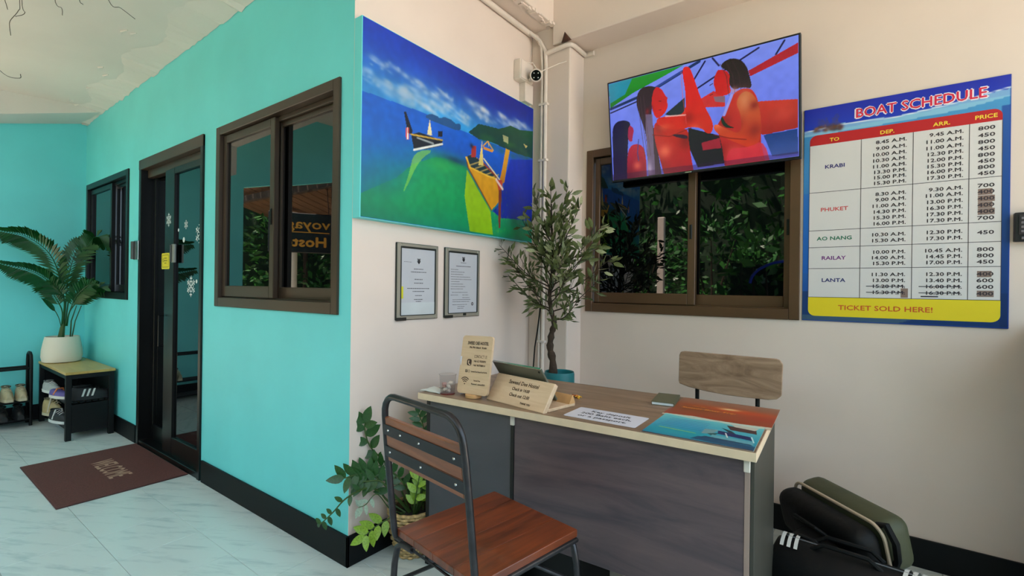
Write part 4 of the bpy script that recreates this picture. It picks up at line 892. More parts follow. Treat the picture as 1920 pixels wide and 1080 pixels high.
c2 = thing('desk_chair', 'chair behind the desk with a knotty wood-grain back on black brackets', 'chair', (1.31, 1.04, 0), math.radians(0.6))
M_knot = mat('knotty_grey_wood', (172, 142, 116), 0.5, c2=(124, 96, 74), wood=(3.4, 1, 17), bump=0.04, bs=30)
M_knot.node_tree.nodes['Noise Texture'].inputs['Distortion'].default_value = 1.6
pts = [(-0.232, -0.06), (-0.228, -0.075), (-0.18, -0.088), (-0.09, -0.099), (0, -0.104), (0.09, -0.104), (0.18, -0.101), (0.215, -0.094), (0.234, -0.075), (0.238, 0.07), (0.226, 0.088), (0.21, 0.092), (-0.205, 0.092), (-0.222, 0.088), (-0.230, 0.07)]
mb = MB(); nb = len(pts)
o = MB().prism(pts, frame_of((0, 0.175, 0.848), (1, 0, 0), (0, 0, 1)), 0.014).build('backrest', M_knot, c2)
o.modifiers.new('soft', 'BEVEL').width = 0.003
for x in (-0.147, 0.130):
    MB().tube([(x, 0.195, 0.80), (x, 0.195, 0.70), (x*0.9, 0.18, 0.56), (x*0.8, 0.10, 0.455)], 0.010, 8).rbox(x-0.012, x+0.012, 0.177, 0.192, 0.755, 0.80, 0.002, 1).build('bracket', M_black, c2)
MB().rbox(-0.21, 0.21, -0.24, 0.15, 0.462, 0.48, 0.008, 2).build('seat', M_knot, c2)
for sx in (-1, 1):
    for sy in (-1, 1):
        MB().tube([(sx*0.15, -0.05+sy*0.12, 0.46), (sx*0.185, -0.05+sy*0.17, 0.40), (sx*0.20, -0.05+sy*0.20, 0.0)], 0.011, 8).build('leg', M_black, c2, True)

# ================================================================ luggage under the right wall
M_bagk = mat('black_nylon', (6, 6, 6), 0.65, spec=0.25, var=0.25, vs=14, bump=0.15, bs=40)
M_bago = mat('dark_olive_nylon', (66, 68, 44), 0.6, var=0.12, vs=8, bump=0.1, bs=40)
M_pipe = mat('beige_piping', (186, 166, 142), 0.5)
bg_ = thing('travel_bag', 'large dark olive travel bag with beige piping, topmost of the luggage', 'bag', (1.775, 1.225, 0.0), math.radians(-46))
Mbag = Matrix.Translation((0, 0, 0.262)) @ Matrix.Rotation(math.radians(14), 4, 'X')
mb = MB().rbox(-0.235, 0.235, -0.02, 0.115, -0.115, 0.10, 0.05, 5).xf(Mbag); mb.build('rear_body', M_bago, bg_, True)
MB().rbox(-0.24, 0.235, -0.14, -0.015, -0.115, 0.088, 0.055, 5).xf(Mbag).build('front_body', M_bagk, bg_, True)
pp = [(x, -0.022, z) for x, z in rrect(-0.238, 0.238, -0.11, 0.097, 0.055, 6)]
MB().tube([p for p in pp], 0.007, 8, closed=True).xf(Mbag).build('piping', M_pipe, bg_, True)
MB().tube([(0.20, -0.005, 0.085), (0.235, 0.0, 0.10), (0.262, 0.0, 0.04), (0.255, 0.0, -0.03), (0.235, 0.0, -0.07)], 0.013, 8).xf(Mbag).build('handle', M_bagk, bg_, True)
MB().tube([(-0.10, -0.143, 0.02), (-0.06, -0.17, 0.05), (0.06, -0.17, 0.05), (0.10, -0.143, 0.02)], 0.008, 8).xf(Mbag).build('front_handle', M_bagk, bg_, True)
MB().rbox(-0.12, 0.10, -0.148, -0.13, -0.09, 0.0, 0.01, 2).xf(Mbag).build('front_pocket', M_bagk, bg_, True)
k = thing('backpack', 'black backpack squeezed between the desk side and the olive bag', 'bag', (1.66, 1.12, 0.0), math.radians(-20))
MB().rbox(-0.055, 0.16, -0.17, 0.14, 0.0, 0.235, 0.055, 5).build('body', M_bagk, k, True)
MB().rbox(-0.04, 0.13, -0.205, -0.165, 0.02, 0.16, 0.018, 3).build('front_pocket', M_bagk, k, True)
MB().tube([(0.0, -0.12, 0.22), (0.03, -0.13, 0.255), (0.08, -0.12, 0.25), (0.10, -0.10, 0.22)], 0.008, 8).build('carry_loop', M_bagk, k, True)
MB().rbox(0.0, 0.006, -0.209, -0.203, 0.115, 0.15, 0.002, 1).build('zip_pull', M_chrome, k)
k = thing('sports_bag', 'black sports bag with white triple stripes, lowest in the luggage pile', 'bag', (1.80, 0.93, 0.0), math.radians(-6))
prof = [(0.075, -0.25), (0.11, -0.235), (0.125, -0.19), (0.128, 0.0), (0.125, 0.19), (0.11, 0.235), (0.075, 0.25)]
Ms = Matrix.Translation((0, 0, 0.128)) @ Matrix.Rotation(PI/2, 4, 'Y')
MB().lathe(prof, 36).xf(Ms).build('body', M_bagk, k, True)
mst = mat('white_stripe', (206, 206, 200), 0.5)
for sx in (-1, 1):
    for i in range(3):
        x0 = sx*(0.165+0.024*i); mb = MB(); n = 9
        for q in range(n):
            a = math.radians(60+12*q)
            for e in (0, 1): mb.v.append((x0+e*0.013+0.004*q*sx*0.5, -0.131*math.cos(a)*1.0, 0.128+0.131*math.sin(a)))
        mb.f = [(2*q, 2*q+1, 2*q+3, 2*q+2) for q in range(n-1)]
        mb.build('stripe', mst, k, True)
for y in (-0.03, 0.05): MB().tube([(-0.11, y, 0.245), (-0.07, y, 0.275), (0.07, y, 0.275), (0.11, y, 0.245)], 0.009, 8).build('handle', M_bagk, k, True)
MB().tube([(-0.2, 0.0, 0.256), (0.2, 0.0, 0.256)], 0.003, 6).build('zip', mat('zip_grey', (90, 90, 92), 0.4), k)

# ================================================================ plants
def leaf_mesh(name, m, L=1.0, Wd=0.4, fold=0.12, droop=0.15, n=5, tip=1.0):
    """pointed leaf along +x, folded on its midrib"""
    vs = []; fs = []
    for i in range(n+1):
        t = i/n; w_ = Wd*0.5*(math.sin(PI*min(1, t**0.8))**0.8 if 0 < t < 1 else 0.02); x = L*t; z = -droop*t*t
        vs += [(x, -w_, z+fold*w_*2), (x, 0, z), (x, w_, z+fold*w_*2)]
    for i in range(n):
        for j in (0, 1): fs.append((3*i+j, 3*i+j+1, 3*i+j+4, 3*i+j+3))
    me = bpy.data.meshes.new(name); me.from_pydata(vs, [], fs); me.materials.append(m)
    me.polygons.foreach_set('use_smooth', [True]*len(me.polygons)); return me
def add_leaf(parent, me, p, d, up, s, name='leaf'):
    d = Vector(d).normalized(); up = Vector(up); y = up.cross(d)
    if y.length < 1e-3: y = Vector((0, 1, 0)).cross(d)
    y.normalize(); z = d.cross(y)
    o = bpy.data.objects.new(name, me); COL.objects.link(o); o.parent = parent
    M = Matrix.Identity(4)
    for i in range(3): M[i][0] = d[i]*s; M[i][1] = y[i]*s; M[i][2] = z[i]*s; M[i][3] = p[i]
    o.matrix_local = M; return o
def curve(pts, n=14):
    """Catmull-Rom through the points"""
    P = [Vector(p) for p in pts]; P = [P[0]*2-P[1]]+P+[P[-1]*2-P[-2]]; out = []
    for i in range(1, len(P)-2):
        for k in range(n):
            t = k/n; a, b, c, d = P[i-1:i+3]
            out.append(0.5*((2*b)+(c-a)*t+(2*a-5*b+4*c-d)*t*t+(3*b-a-3*c+d)*t**3))
    out.append(P[-2]); return out

# palm in the white pot
def frond(parent, pts, ll=0.15, nl=24, side=1.0, seed=1, start=0.22, label=None):
    rn = random.Random(seed); C_ = curve(pts, 12); n = len(C_); mb = MB()
    mb.tube(C_[::2]+[C_[-1]], [0.006*(1-0.75*i/(len(C_)/2)) for i in range(len(C_[::2])+1)], 5)
    for i in range(nl):
        t = start+(0.99-start)*i/(nl-1); f = t*(n-1); k = min(int(f), n-2); p = C_[k].lerp(C_[k+1], f-k); d = (C_[k+1]-C_[k]).normalized()
        s_ = ll*(0.55+0.45*math.sin(PI*min(1, (t-start)/(1-start)*0.9+0.15)))*(1-0.35*max(0, t-0.8)/0.2)
        h = Vector((1, 0, 0)); sd = d.cross(h).normalized()
        for q in (-1, 1):
            v = (d*0.75+sd*q*0.55*(1.1 if q > 0 else 0.9)*side+h*0.45*q*rn.uniform(0.3, 1)+Vector((0, 0, -0.12))).normalized()
            mid = p+v*s_*0.55; tip = p+v*s_+Vector((0, 0, -0.10*s_/0.15*0.3)); wv = v.cross(h).normalized()*0.0085+h*0.002
            mb.add([p, mid-wv*1.7, mid+wv*1.7, tip], [(0, 1, 3, 2)])
    return mb.build('frond', M_palm, parent, label=label)
k = thing('potted_palm', 'potted palm with arching fronds in a white tapered pot on the shoe bench', 'plant', (-3.97, -0.21, 0.542))
prof = [(0.118, 0.0), (0.132, 0.006), (0.141, 0.05), (0.138, 0.11), (0.128, 0.17), (0.118, 0.222), (0.116, 0.226), (0.111, 0.226), (0.109, 0.20)]
MB().lathe(prof, 40).build('pot', mat('matt_white_ceramic', (224, 212, 194), 0.5, var=0.02), k, True)
MB().lathe([(0.108, 0.19), (0.10, 0.202), (0.02, 0.206)], 24).build('soil', mat('dark_soil', (40, 30, 24), 0.95, var=0.4, vs=60), k)
def pm(l, dx): return [(dx*i/(len(l)-1)*1.0+max(0, y+0.06)*1.2, min(y, -0.06+0.15*max(0, y+0.06))+0.21, z-0.542) for i, (y, z) in enumerate(l)]
FR = dict(A=[(-.205,.86),(-.209,1.077),(-.30,1.45),(-.46,1.62),(-.64,1.66)], B=[(-.214,.86),(-.22,1.10),(-.324,1.249),(-.455,1.341),(-.64,1.394)],
 C=[(-.2,.86),(-.195,1.101),(-.188,1.314),(-.143,1.534),(-.068,1.66)], D=[(-.19,.86),(-.177,1.126),(-.105,1.487),(-.03,1.64),(.05,1.65),(.11,1.56)],
 E=[(-.18,.86),(-.176,1.001),(-.11,1.128),(-.01,1.212),(.08,1.194)], F=[(-.22,.86),(-.25,.94),(-.296,1.017),(-.366,1.079),(-.432,1.187)],
 G=[(-.19,.86),(-.18,1.001),(-.16,1.126),(-.112,1.22),(-.073,1.243)], H=[(-.215,.86),(-.222,1.002),(-.278,1.127),(-.315,1.2),(-.369,1.224)])
for i, (q, dx, ll, nl) in enumerate((('A', 0.25, .17, 34), ('B', 0.35, .15, 32), ('C', 0.15, .16, 26), ('D', 0.3, .15, 32), ('E', 0.35, .14, 22), ('G', 0.4, .14, 20), ('H', 0.15, .13, 20))):
    frond(k, pm(FR[q], dx), ll, nl, 1.0, i, 0.3 if q in 'AB' else 0.35)
C_ = curve(pm(FR['F'], 0.3), 8)
MB().tube(C_[:18], 0.003, 5).build('stem', M_stem, k, True)
lm = leaf_mesh('broad_leaf', M_palm, 1, 0.24, 0.1, 0.08, 6)
add_leaf(k, lm, C_[14], C_[-1]-C_[14], (1, 0, 0.6), 0.19)
MB().tube([(0, -.01, .2), (0, 0, .30), (0.0, 0.01, .36)], [0.025, 0.018, 0.008], 8).tube([(0.02, .05, .2), (0.02, .055, .36), (0.02, 0.09, .5)], [0.006, 0.005, 0.003], 6).tube([(0.02, .06, .2), (0.03, .08, .36), (0.04, 0.12, .5)], [0.005, 0.004, 0.003], 6).build('stem', M_stem, k, True)

# artificial olive tree behind the desk
ol = thing('olive_tree', 'slender olive tree with a gnarled trunk behind the laptop end of the desk', 'plant', (0.365, 1.12, 0))
MB().lathe([(0.070, 0), (0.078, 0.02), (0.084, 0.40), (0.088, 0.757), (0.084, 0.77), (0.078, 0.765), (0.076, 0.74)], 32, (0.050, 0, 0)).build('planter', mat('teal_planter', (14, 106, 112), 0.5), ol, True, label='teal planter')
MB().lathe([(0.077, 0.73), (0.05, 0.742), (0.01, 0.744)], 20, (0.050, 0, 0)).build('soil', mat('dark_soil', (40, 30, 24), 0.95), ol)
def oo(x, z, y=0.0): return Vector((x-0.365, y, z))
tr = [oo(.372,.55), oo(.372,.80), oo(.350,.90), oo(.358,.98), oo(.375,1.05), oo(.352,1.13), oo(.342,1.22), oo(.352,1.32), oo(.36,1.45), oo(.352,1.6), oo(.345,1.75)]
Ct = curve(tr, 5); rn = random.Random(12)
rs = [max(0.004, 0.0245*(1-0.80*min(1, i/len(Ct)*1.15)))*(1+0.20*math.sin(i*1.9)) for i in range(len(Ct))]
MB().tube(Ct, rs, 9).build('trunk', M_bark, ol, True)
tips = [(.344,1.862),(.487,1.833),(.516,1.746),(.225,1.812),(.13,1.681),(.65,1.628),(.66,1.534),(.641,1.313),(.56,1.20),(.427,1.16),(-.10,1.506),(.03,1.334),(.105,1.392),(.021,1.514),(.233,1.288),(.463,1.593),(.561,1.372),(.15,1.599),(.302,1.729),(.409,1.436),(.25,1.50),(.45,1.70),(.60,1.48),(.18,1.44),(.38,1.60),(.29,1.62),(.50,1.48),(.22,1.68),(.70,1.43)]
twigs = MB(); spots = []
for i, (x, z) in enumerate(tips):
    y = rn.uniform(-0.16, 0.16)*(1 if 0.1 < x < 0.6 else 0.6); tip = oo(x, z, y)
    f = min(0.97, max(0.42, (z-0.62)/1.25*0.9)); st = Ct[int(f*(len(Ct)-1))]
    if st.z > z-0.05: st = Ct[int(0.47*(len(Ct)-1))] if z < 1.45 else Ct[int(0.62*(len(Ct)-1))]
    out = tip-st; m1 = st+out*0.45+Vector((0, 0, -0.035+0.0*out.length)); cvp = curve([st, m1, tip], 8)
    twigs.tube(cvp, [0.0045*(1-0.7*q/len(cvp)) for q in range(len(cvp))], 5)
    nlf = int(6+out.length*30)
    for q in range(nlf):
        t = 0.22+0.80*q/nlf; f = min(t, 0.999)*(len(cvp)-1); a = int(f); p = cvp[a].lerp(cvp[min(a+1, len(cvp)-1)], f-a)
        d = (cvp[min(a+1, len(cvp)-1)]-cvp[max(a-1, 0)]).normalized()
        rv = Vector((rn.gauss(0, 1), rn.gauss(0, 1), rn.gauss(0, 1)+0.3)); rv -= d*rv.dot(d); rv.normalize()
        spots.append((p, d*0.85+rv*0.8, rv, rn.uniform(0.05, 0.088)))
        if rn.random() < 0.55:
            p2 = p+(d*0.6+rv).normalized()*rn.uniform(.03, .05); twigs.tube([p, p2], 0.0012, 4)
            spots.append((p2, d*0.5+rv, rv.cross(d), rn.uniform(0.05, 0.08)))
twigs.build('twigs', M_bark, ol)
M_olive2 = mat('pale_olive_leaf', (150, 152, 112), 0.5, var=0.25, vs=8)
lm1 = leaf_mesh('olive_leaf', M_olive, 1, 0.36, 0.15, 0.18, 4); lm2 = leaf_mesh('olive_leaf_pale', M_olive2, 1, 0.34, -0.1, 0.2, 4)
camv = Vector((1.8562, -1.3091, 1.25))-Vector((0.365, 1.12, 0))
spots.sort(key=lambda q: -(q[0].dot(camv.normalized())*1.0+q[3]*2))
for p, d, up, s_ in spots[:295]: add_leaf(ol, lm1 if rn.random() < 0.80 else lm2, p, d, up, s_)
mb = MB()
for p, d, up, s_ in spots[295:]:
    d = d.normalized(); y = up.cross(d).normalized(); nrm = d.cross(y)
    mb.add([p, p+d*s_*.5-y*s_*.14+nrm*.003, p+d*s_, p+d*s_*.5+y*s_*.14+nrm*.003], [(0, 1, 2, 3)])
mb.build('inner_leaves', M_olive, ol)['kind'] = 'stuff'

# ZZ plant in a woven basket
M_wick = mat('woven_rattan', (176, 146, 98), 0.7, var=0.35, vs=60)
zz = thing('basket_plant', 'glossy leaved plant in a woven basket by the teal wall corner', 'plant', (0.135, 0.25, 0))
mb = MB(); nr = 15
for i in range(nr):
    z = 0.008+0.205*i/(nr-1); t = z/0.21; r = 0.060+0.043*math.sin(min(1, t*1.05)*PI*0.5)
    pts = []
    for q in range(44):
        a = 2*PI*q/44; rr = r+0.0035*(1 if (q//2+i) % 2 else -1); pts.append((rr*math.cos(a), rr*math.sin(a), z))
    mb.tube(pts, 0.0068, 5, closed=True)
mb.build('weave', M_wick, zz)['kind'] = 'stuff'
MB().lathe([(0.058, 0.002), (0.090, 0.10), (0.098, 0.205), (0.092, 0.205), (0.088, 0.18)], 28).build('liner', mat('dark_basket_liner', (84, 62, 38), 0.9), zz, True)
MB().lathe([(0.089, 0.178), (0.05, 0.188), (0.01, 0.19)], 20).build('soil', mat('dark_soil', (40, 30, 24), 0.95), zz)
pts = [(0.105*math.cos(2*PI*q/40), 0.105*math.sin(2*PI*q/40), 0.214+0.002*math.sin(q*2.5)) for q in range(40)]
MB().tube(pts, 0.008, 6, closed=True).build('rim', M_wick, zz)
def zp(x, z, y=0.2): return Vector((x-0.135, y-0.25, z))
lz = leaf_mesh('zz_leaf', M_leaf, 1, 0.46, 0.08, 0.06, 6); lz2 = leaf_mesh('zz_leaf_bright', M_leaf2, 1, 0.5, 0.08, 0.06, 6)
def stem(pts, leaves, me, r=0.005, s_=0.075, flat=(0.55, -0.8, 0.3)):
    C_ = curve(pts, 8); MB().tube(C_, [r*(1-0.5*i/len(C_)) for i in range(len(C_))], 6).build('stem', M_stem, zz, True)
    for (t, side, sc_) in leaves:
        f = t*(len(C_)-1); a = min(int(f), len(C_)-2); p = C_[a].lerp(C_[a+1], f-a); d = (C_[a+1]-C_[a]).normalized()
        fl = Vector(flat).normalized(); sd = d.cross(fl).normalized()*side
        add_leaf(zz, me, p, d*0.55+sd*0.9+fl*rn.uniform(-0.15, 0.25), fl+sd*rn.uniform(-0.3, 0.3), s_*sc_*rn.uniform(.9, 1.1))
def alt(n, a, b, sc_=1.0):
    return [(a+(b-a)*i/(n-1), 1 if i % 2 else -1, sc_) for i in range(n)]
stem([zp(.12,.19,.25), zp(.09,.30,.22), zp(.046,.383), zp(.03,.46,.14), zp(.022,.524,.09), zp(.022,.60,.065), zp(.031,.635,.06)], alt(7, .55, .97)+[(1, .1, 1), (.5, 1, .35)], leaf_mesh('zz_leaf_round', M_leaf, 1, .54, .08, .06, 6), s_=.078)
stem([zp(.115,.19,.23), zp(.06,.25,.17), zp(.06,.31,.12), zp(.062,.349,.05), zp(.06,.34,-.05), zp(-.01,.265,-.07), zp(-.06,.222,-.07), zp(-.107,.183,-.07)], alt(10, .42, .98, .62)+[(1, .1, .6)], lz, s_=.07)
stem([zp(.115,.19,.21), zp(.11,.195,.15), zp(.095,.178,.08), zp(.082,.151,.03)], alt(7, .45, .98, .95)+[(1, .1, 1)], lz2, r=.004, s_=.075)
stem([zp(.12,.19,.22), zp(.105,.23,.15), zp(.095,.32,.08), zp(.068,.28,.04), zp(.045,.268,.02)], alt(7, .62, .98, .6), mat and leaf_mesh('zz_leaf_pale', mat('pale_leaf_underside', (150, 168, 150), 0.45, var=0.2), 1, .42, .08, .06, 5), r=.003, s_=.075)
stem([zp(.13,.19,.25), zp(.09,.32,.15), zp(.06,.39,.09), zp(.035,.41,.05), zp(.01,.405,-.03)], alt(14, .35, .98, 1.0)+[(1, .1, 1)], lz, s_=.075)
stem([zp(.13,.19,.24), zp(.10,.30,.16), zp(.08,.366,.11), zp(.05,.375,.05), zp(.03,.378,.02)], alt(12, .3, .98, .9), lz, s_=.075)
stem([zp(.14,.19,.26), zp(.12,.32,.22), zp(.09,.40,.16), zp(.05,.44,.10)], alt(12, .3, .98, .9), lz, s_=.072)
stem([zp(.16,.19,.30), zp(.18,.40,.30), zp(.19,.58,.27), zp(.175,.66,.25)], alt(7, .6, .98, .8)+[(1, .1, .8)], lz, s_=.07)
for j in range(8):
    a = rn.uniform(-0.6, 2.2); stem([zp(.135+.03*math.cos(a), .19, .25+.03*math.sin(a)), zp(.135+.07*math.cos(a), .27+.03*j/5, .25+.07*math.sin(a)), zp(.13+.10*math.cos(a), .33+.02*j, .25+.06*math.sin(a))], alt(6, .3, .98, .85), lz2 if j > 2 else lz, r=.004, s_=.072, flat=(0.55+rn.uniform(-.5,.5), -0.8, 0.3+rn.uniform(-.3,.6)))

po = thing('leafy_plant', 'bright yellow-green leafy plant behind the basket plant, beside the desk', 'plant', (0.115, 0.50, 0))
MB().lathe([(0.06, 0), (0.085, 0.15), (0.09, 0.155), (0.084, 0.155), (0.08, 0.14)], 24).build('pot', mat('black_nursery_pot', (26, 26, 28), 0.6), po, True)
MB().lathe([(0.081, 0.135), (0.04, 0.145), (0.01, 0.146)], 20).build('soil', mat('dark_soil', (40, 30, 24), 0.95), po)
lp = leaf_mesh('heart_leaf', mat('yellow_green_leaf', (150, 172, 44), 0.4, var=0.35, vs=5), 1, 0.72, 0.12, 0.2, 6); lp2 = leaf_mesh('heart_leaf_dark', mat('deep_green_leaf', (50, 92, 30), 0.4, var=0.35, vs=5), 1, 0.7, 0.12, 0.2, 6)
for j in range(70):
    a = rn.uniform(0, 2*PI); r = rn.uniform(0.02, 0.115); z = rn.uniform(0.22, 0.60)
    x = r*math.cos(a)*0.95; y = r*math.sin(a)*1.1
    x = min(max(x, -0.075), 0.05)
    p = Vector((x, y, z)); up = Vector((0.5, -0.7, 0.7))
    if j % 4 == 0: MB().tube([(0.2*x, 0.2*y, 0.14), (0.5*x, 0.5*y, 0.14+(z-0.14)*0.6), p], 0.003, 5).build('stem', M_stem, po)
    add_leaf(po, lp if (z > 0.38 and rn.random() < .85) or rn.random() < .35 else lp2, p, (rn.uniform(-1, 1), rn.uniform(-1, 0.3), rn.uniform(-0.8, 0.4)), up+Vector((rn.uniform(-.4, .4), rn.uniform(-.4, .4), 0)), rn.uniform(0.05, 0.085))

# dry twigs hanging from the ceiling at the upper left
tw = thing('dried_branch', 'dry thin twigs hanging in front of the ceiling at the upper left', 'branch', (-0.75, -0.88, 2.87))
def tp(*l): return [Vector(p)-Vector((-0.75, -0.88, 2.87)) for p in l]
MB().tube([(-0.17, -0.12, 0.0), (-0.14, -0.09, -0.20), (0.02, 0.02, -0.24), (0.20, 0.14, -0.26), (0.26, 0.18, 0.0)], [0.004, 0.007, 0.008, 0.006, 0.003], 6).build('stalk', M_bark, tw, True)
for l in ([(-.89,-.97,2.64), (-.896,-.979,2.42), (-.879,-.966,2.321)], [(-.86,-.95,2.66), (-.842,-.938,2.359), (-.845,-.941,2.317), (-.869,-.959,2.279), (-.872,-.961,2.256), (-.868,-.958,2.219)],
          [(-.84,-.93,2.65), (-.834,-.933,2.359), (-.824,-.926,2.308), (-.854,-.948,2.294)], [(-.75,-.87,2.63), (-.731,-.857,2.37), (-.708,-.84,2.329), (-.706,-.838,2.301)],
          [(-.62,-.78,2.61), (-.56,-.731,2.364), (-.52,-.702,2.332), (-.475,-.668,2.29)], [(-.93,-1.0,2.66), (-.93,-1.0,2.12), (-.901,-.982,2.081), (-.87,-.96,2.056), (-.837,-.935,2.052), (-.836,-.934,2.068)], [(-.68,-.82,2.61), (-.656,-.801,2.38), (-.641,-.79,2.344)]):
    MB().tube([q for q in curve(tp(*l), 6)], 0.0011, 5).build('twig', M_bark, tw)

# ================================================================ shoe bench, rack, shoes, mat
M_btop = mat('golden_wood_top', (206, 170, 96), 0.35, c2=(184, 146, 78), wood=(3, 20, 20))
bn = thing('shoe_bench', 'black shoe bench with a golden wooden top beneath the far window', 'bench', (-4.15, -0.335, 0))
MB().rbox(-0.0, 0.955, 0.0, 0.315, 0.520, 0.541, 0.004, 2).build('top', M_btop, bn)
for x in (0.005, 0.915):
    for y in (0.004, 0.272): MB().rbox(x, x+0.036, y, y+0.036, 0, 0.52, 0.002, 1).build('leg', M_black, bn)
MB().rbox(0.01, 0.95, 0.01, 0.30, 0.485, 0.519, 0.002, 1).build('apron', M_black, bn)
for z in (0.285, 0.085):
    for i in range(7): MB().rbox(0.03, 0.925, 0.012+0.041*i, 0.042+0.041*i, z, z+0.012, 0.002, 1).build('slat', M_black, bn)
MB().rbox(0.02, 0.93, 0.290, 0.300, 0.06, 0.50, 0.002, 1).build('back_panel', M_black, bn)
for x in (0.012, 0.925): MB().rbox(x, x+0.012, 0.03, 0.29, 0.055, 0.50 if x < 0.5 else 0.28, 0.002, 1).build('end_panel', M_black, bn)
rk = thing('shoe_rack', 'black metal shoe rack against the teal end wall, left of the bench', 'rack', (-4.2, -0.40, 0))
for y in (0.0, -0.78):
    P = [(0.03, y, 0.0), (0.03, y, 0.56), (0.045, y, 0.61), (0.08, y, 0.63), (0.13, y, 0.63), (0.165, y, 0.61), (0.18, y, 0.56), (0.18, y, 0.0)]
    MB().tube(P, 0.012, 8).build('end_hoop', M_black, rk, True)
for x in (0.03, 0.18):
    for z in (0.50, 0.215, 0.06): MB().tube([(x, 0, z), (x, -0.78, z)], 0.010, 8).build('rail', M_black, rk, True)
for z in (0.22, 0.065):
    for i in range(4): MB().tube([(0.055+0.033*i, 0, z), (0.055+0.033*i, -0.78, z)], 0.006, 6).build('shelf_bar', M_black, rk, True)
def shoe(lab, loc, rz, up_c, sole_c, L=0.25, grp=None, strap=None, stripes=False, open_=True, high=0.085):
    t = thing('shoe', lab, 'shoe', loc, rz, grp)
    n = 12; ring = []
    for i in range(n+1):
        u = i/n; w_ = 0.036*(0.75+0.38*math.sin(PI*min(1, u*1.05))**1.0)*(1 if u < 0.93 else 0.75)*(0.8 if u < .04 else 1)
        ring.append((u*L, w_))
    out = [(x, -w_) for x, w_ in ring]+[(x, w_) for x, w_ in ring[::-1]]
    MB().prism(out, Matrix.Identity(4), 0.022).build('sole', mat('sole_%d_%d_%d' % sole_c, sole_c, 0.6), t)
    mb = MB(); sec = []
    for i in range(n+1):
        x, w_ = ring[i]; u = i/n; h = high*(1.0 if u < 0.35 else (1.0-(u-0.35)*0.85)); h = max(0.02, h*(1 if u > 0.03 else .9))
        if u > .97: h *= .6
        for a in range(9):
            an = PI*a/8; sec.append((x, -w_*0.93*math.cos(an)*(1 if h < 1 else 1), 0.022+h*math.sin(an)**0.75))
    mb.add(sec, [(9*i+j, 9*i+j+1, 9*i+10+j, 9*i+9+j) for i in range(n) for j in range(8)]+[tuple(range(9))[::-1], tuple(9*n+j for j in range(9))])
    uo_ = mb.build('upper', mat('upper_%d_%d_%d' % up_c, up_c, 0.6, var=0.12, vs=20), t, True)
    if open_:
        MB().tube([(0.012+0.05*(1-math.cos(q*PI/6)), 0.026*math.sin(q*PI/6), high+0.022) for q in range(12)], 0.006, 6, closed=True).build('collar', mat('collar_%d_%d_%d' % up_c, tuple(int(v*0.55) for v in up_c), 0.7), t, True)
        for q in range(3): MB().tube([(0.12+0.022*q, -0.022, 0.018+high*(0.88-0.10*q)), (0.125+0.022*q, 0, 0.030+high*(0.90-0.10*q)), (0.12+0.022*q, 0.022, 0.018+high*(0.88-0.10*q))], 0.0028, 5).build('lace', mat('lace_%d_%d_%d' % sole_c, sole_c, 0.6), uo_)
    if stripes:
        for q in range(3):
            M = frame_of((0.10+0.024*q, -0.040, 0.035), (1, 0, 0), (0.35, 0.25, 1))
            MB().prism([(0, 0), (0.010, 0), (0.030, 0.046), (0.020, 0.046)], M, 0.003).build('stripe', mst, t)
    if strap: MB().tube([(0.10, -0.038, 0.03), (0.11, -0.02, high+0.03), (0.11, 0.02, high+0.03), (0.10, 0.038, 0.03)], 0.007, 6).build('strap', mat('strap_%d_%d_%d' % strap, strap, 0.6), t, True)
    return t
RA = math.radians
shoe('beige slip-on shoe on the rack shelf, nearest the bench', (-4.165, -0.455, 0.232), RA(0), (186, 170, 136), (196, 184, 156), 0.21, high=0.095)
shoe('beige slip-on shoe on the rack shelf, second from the bench', (-4.165, -0.545, 0.232), RA(2), (178, 164, 130), (196, 184, 156), 0.21, high=0.095)
shoe('beige slip-on shoe at the left edge of the rack shelf', (-4.165, -0.640, 0.232), RA(-2), (170, 156, 124), (196, 184, 156), 0.21, high=0.09)
for i, (y, l) in enumerate(((-0.47, 'black shoe on the bottom of the rack, nearest the bench'), (-0.57, 'black shoe on the bottom of the rack, further from the bench'))):
    shoe(l, (-4.165, y, 0.075), 0, (16, 16, 18), (20, 20, 22), 0.22, high=0.08)
shoe('black sports shoe with three white stripes on the upper bench shelf', (-3.30, -0.275, 0.299), RA(82), (18, 18, 20), (24, 24, 26), 0.24, stripes=False, high=0.09)
k = [q for q in bpy.data.objects if q.get('label', '').startswith('black sports shoe with three')][0]
for q in range(3):
    M = frame_of((0.055+0.030*q, -0.040, 0.030), (1, 0, 0), (0.45, 0.2, 1))
    MB().prism([(0, 0), (0.013, 0), (0.030, 0.058), (0.017, 0.058)], M, 0.003).build('stripe', mst, k)
shoe('white and purple sandal on the upper bench shelf at the front', (-3.62, -0.335, 0.299), RA(15), (96, 84, 150), (214, 208, 200), 0.23, strap=(206, 120, 70), open_=False, high=0.045)
shoe('white soled trainer on the upper bench shelf behind the purple sandal', (-3.95, -0.32, 0.299), RA(10), (170, 172, 170), (220, 220, 214), 0.24, high=0.07)
shoe('tan ankle shoe on the lower bench shelf', (-3.93, -0.325, 0.099), RA(20), (176, 156, 112), (200, 190, 160), 0.20, strap=(200, 190, 170), high=0.12)
shoe('white soled dark trainer on the lower bench shelf at the front', (-3.62, -0.335, 0.099), RA(12), (40, 40, 44), (216, 216, 214), 0.24, strap=(200, 200, 196), high=0.075)
shoe('black shoe on the lower bench shelf near the leg', (-3.30, -0.27, 0.099), RA(80), (20, 20, 22), (30, 30, 32), 0.24, high=0.08)
M_mat = mat('brown_coir_mat', (96, 56, 50), 0.95, var=0.18, vs=120, bump=0.5, bs=300)
k = thing('doormat', 'dark brown doormat reading WELCOME in front of the glass door', 'doormat', (-2.712, -0.648, 0.0))
MB().rbox(0, 0.988, 0, 0.634, 0.0005, 0.010, 0.004, 2).build('pile', M_mat, k)
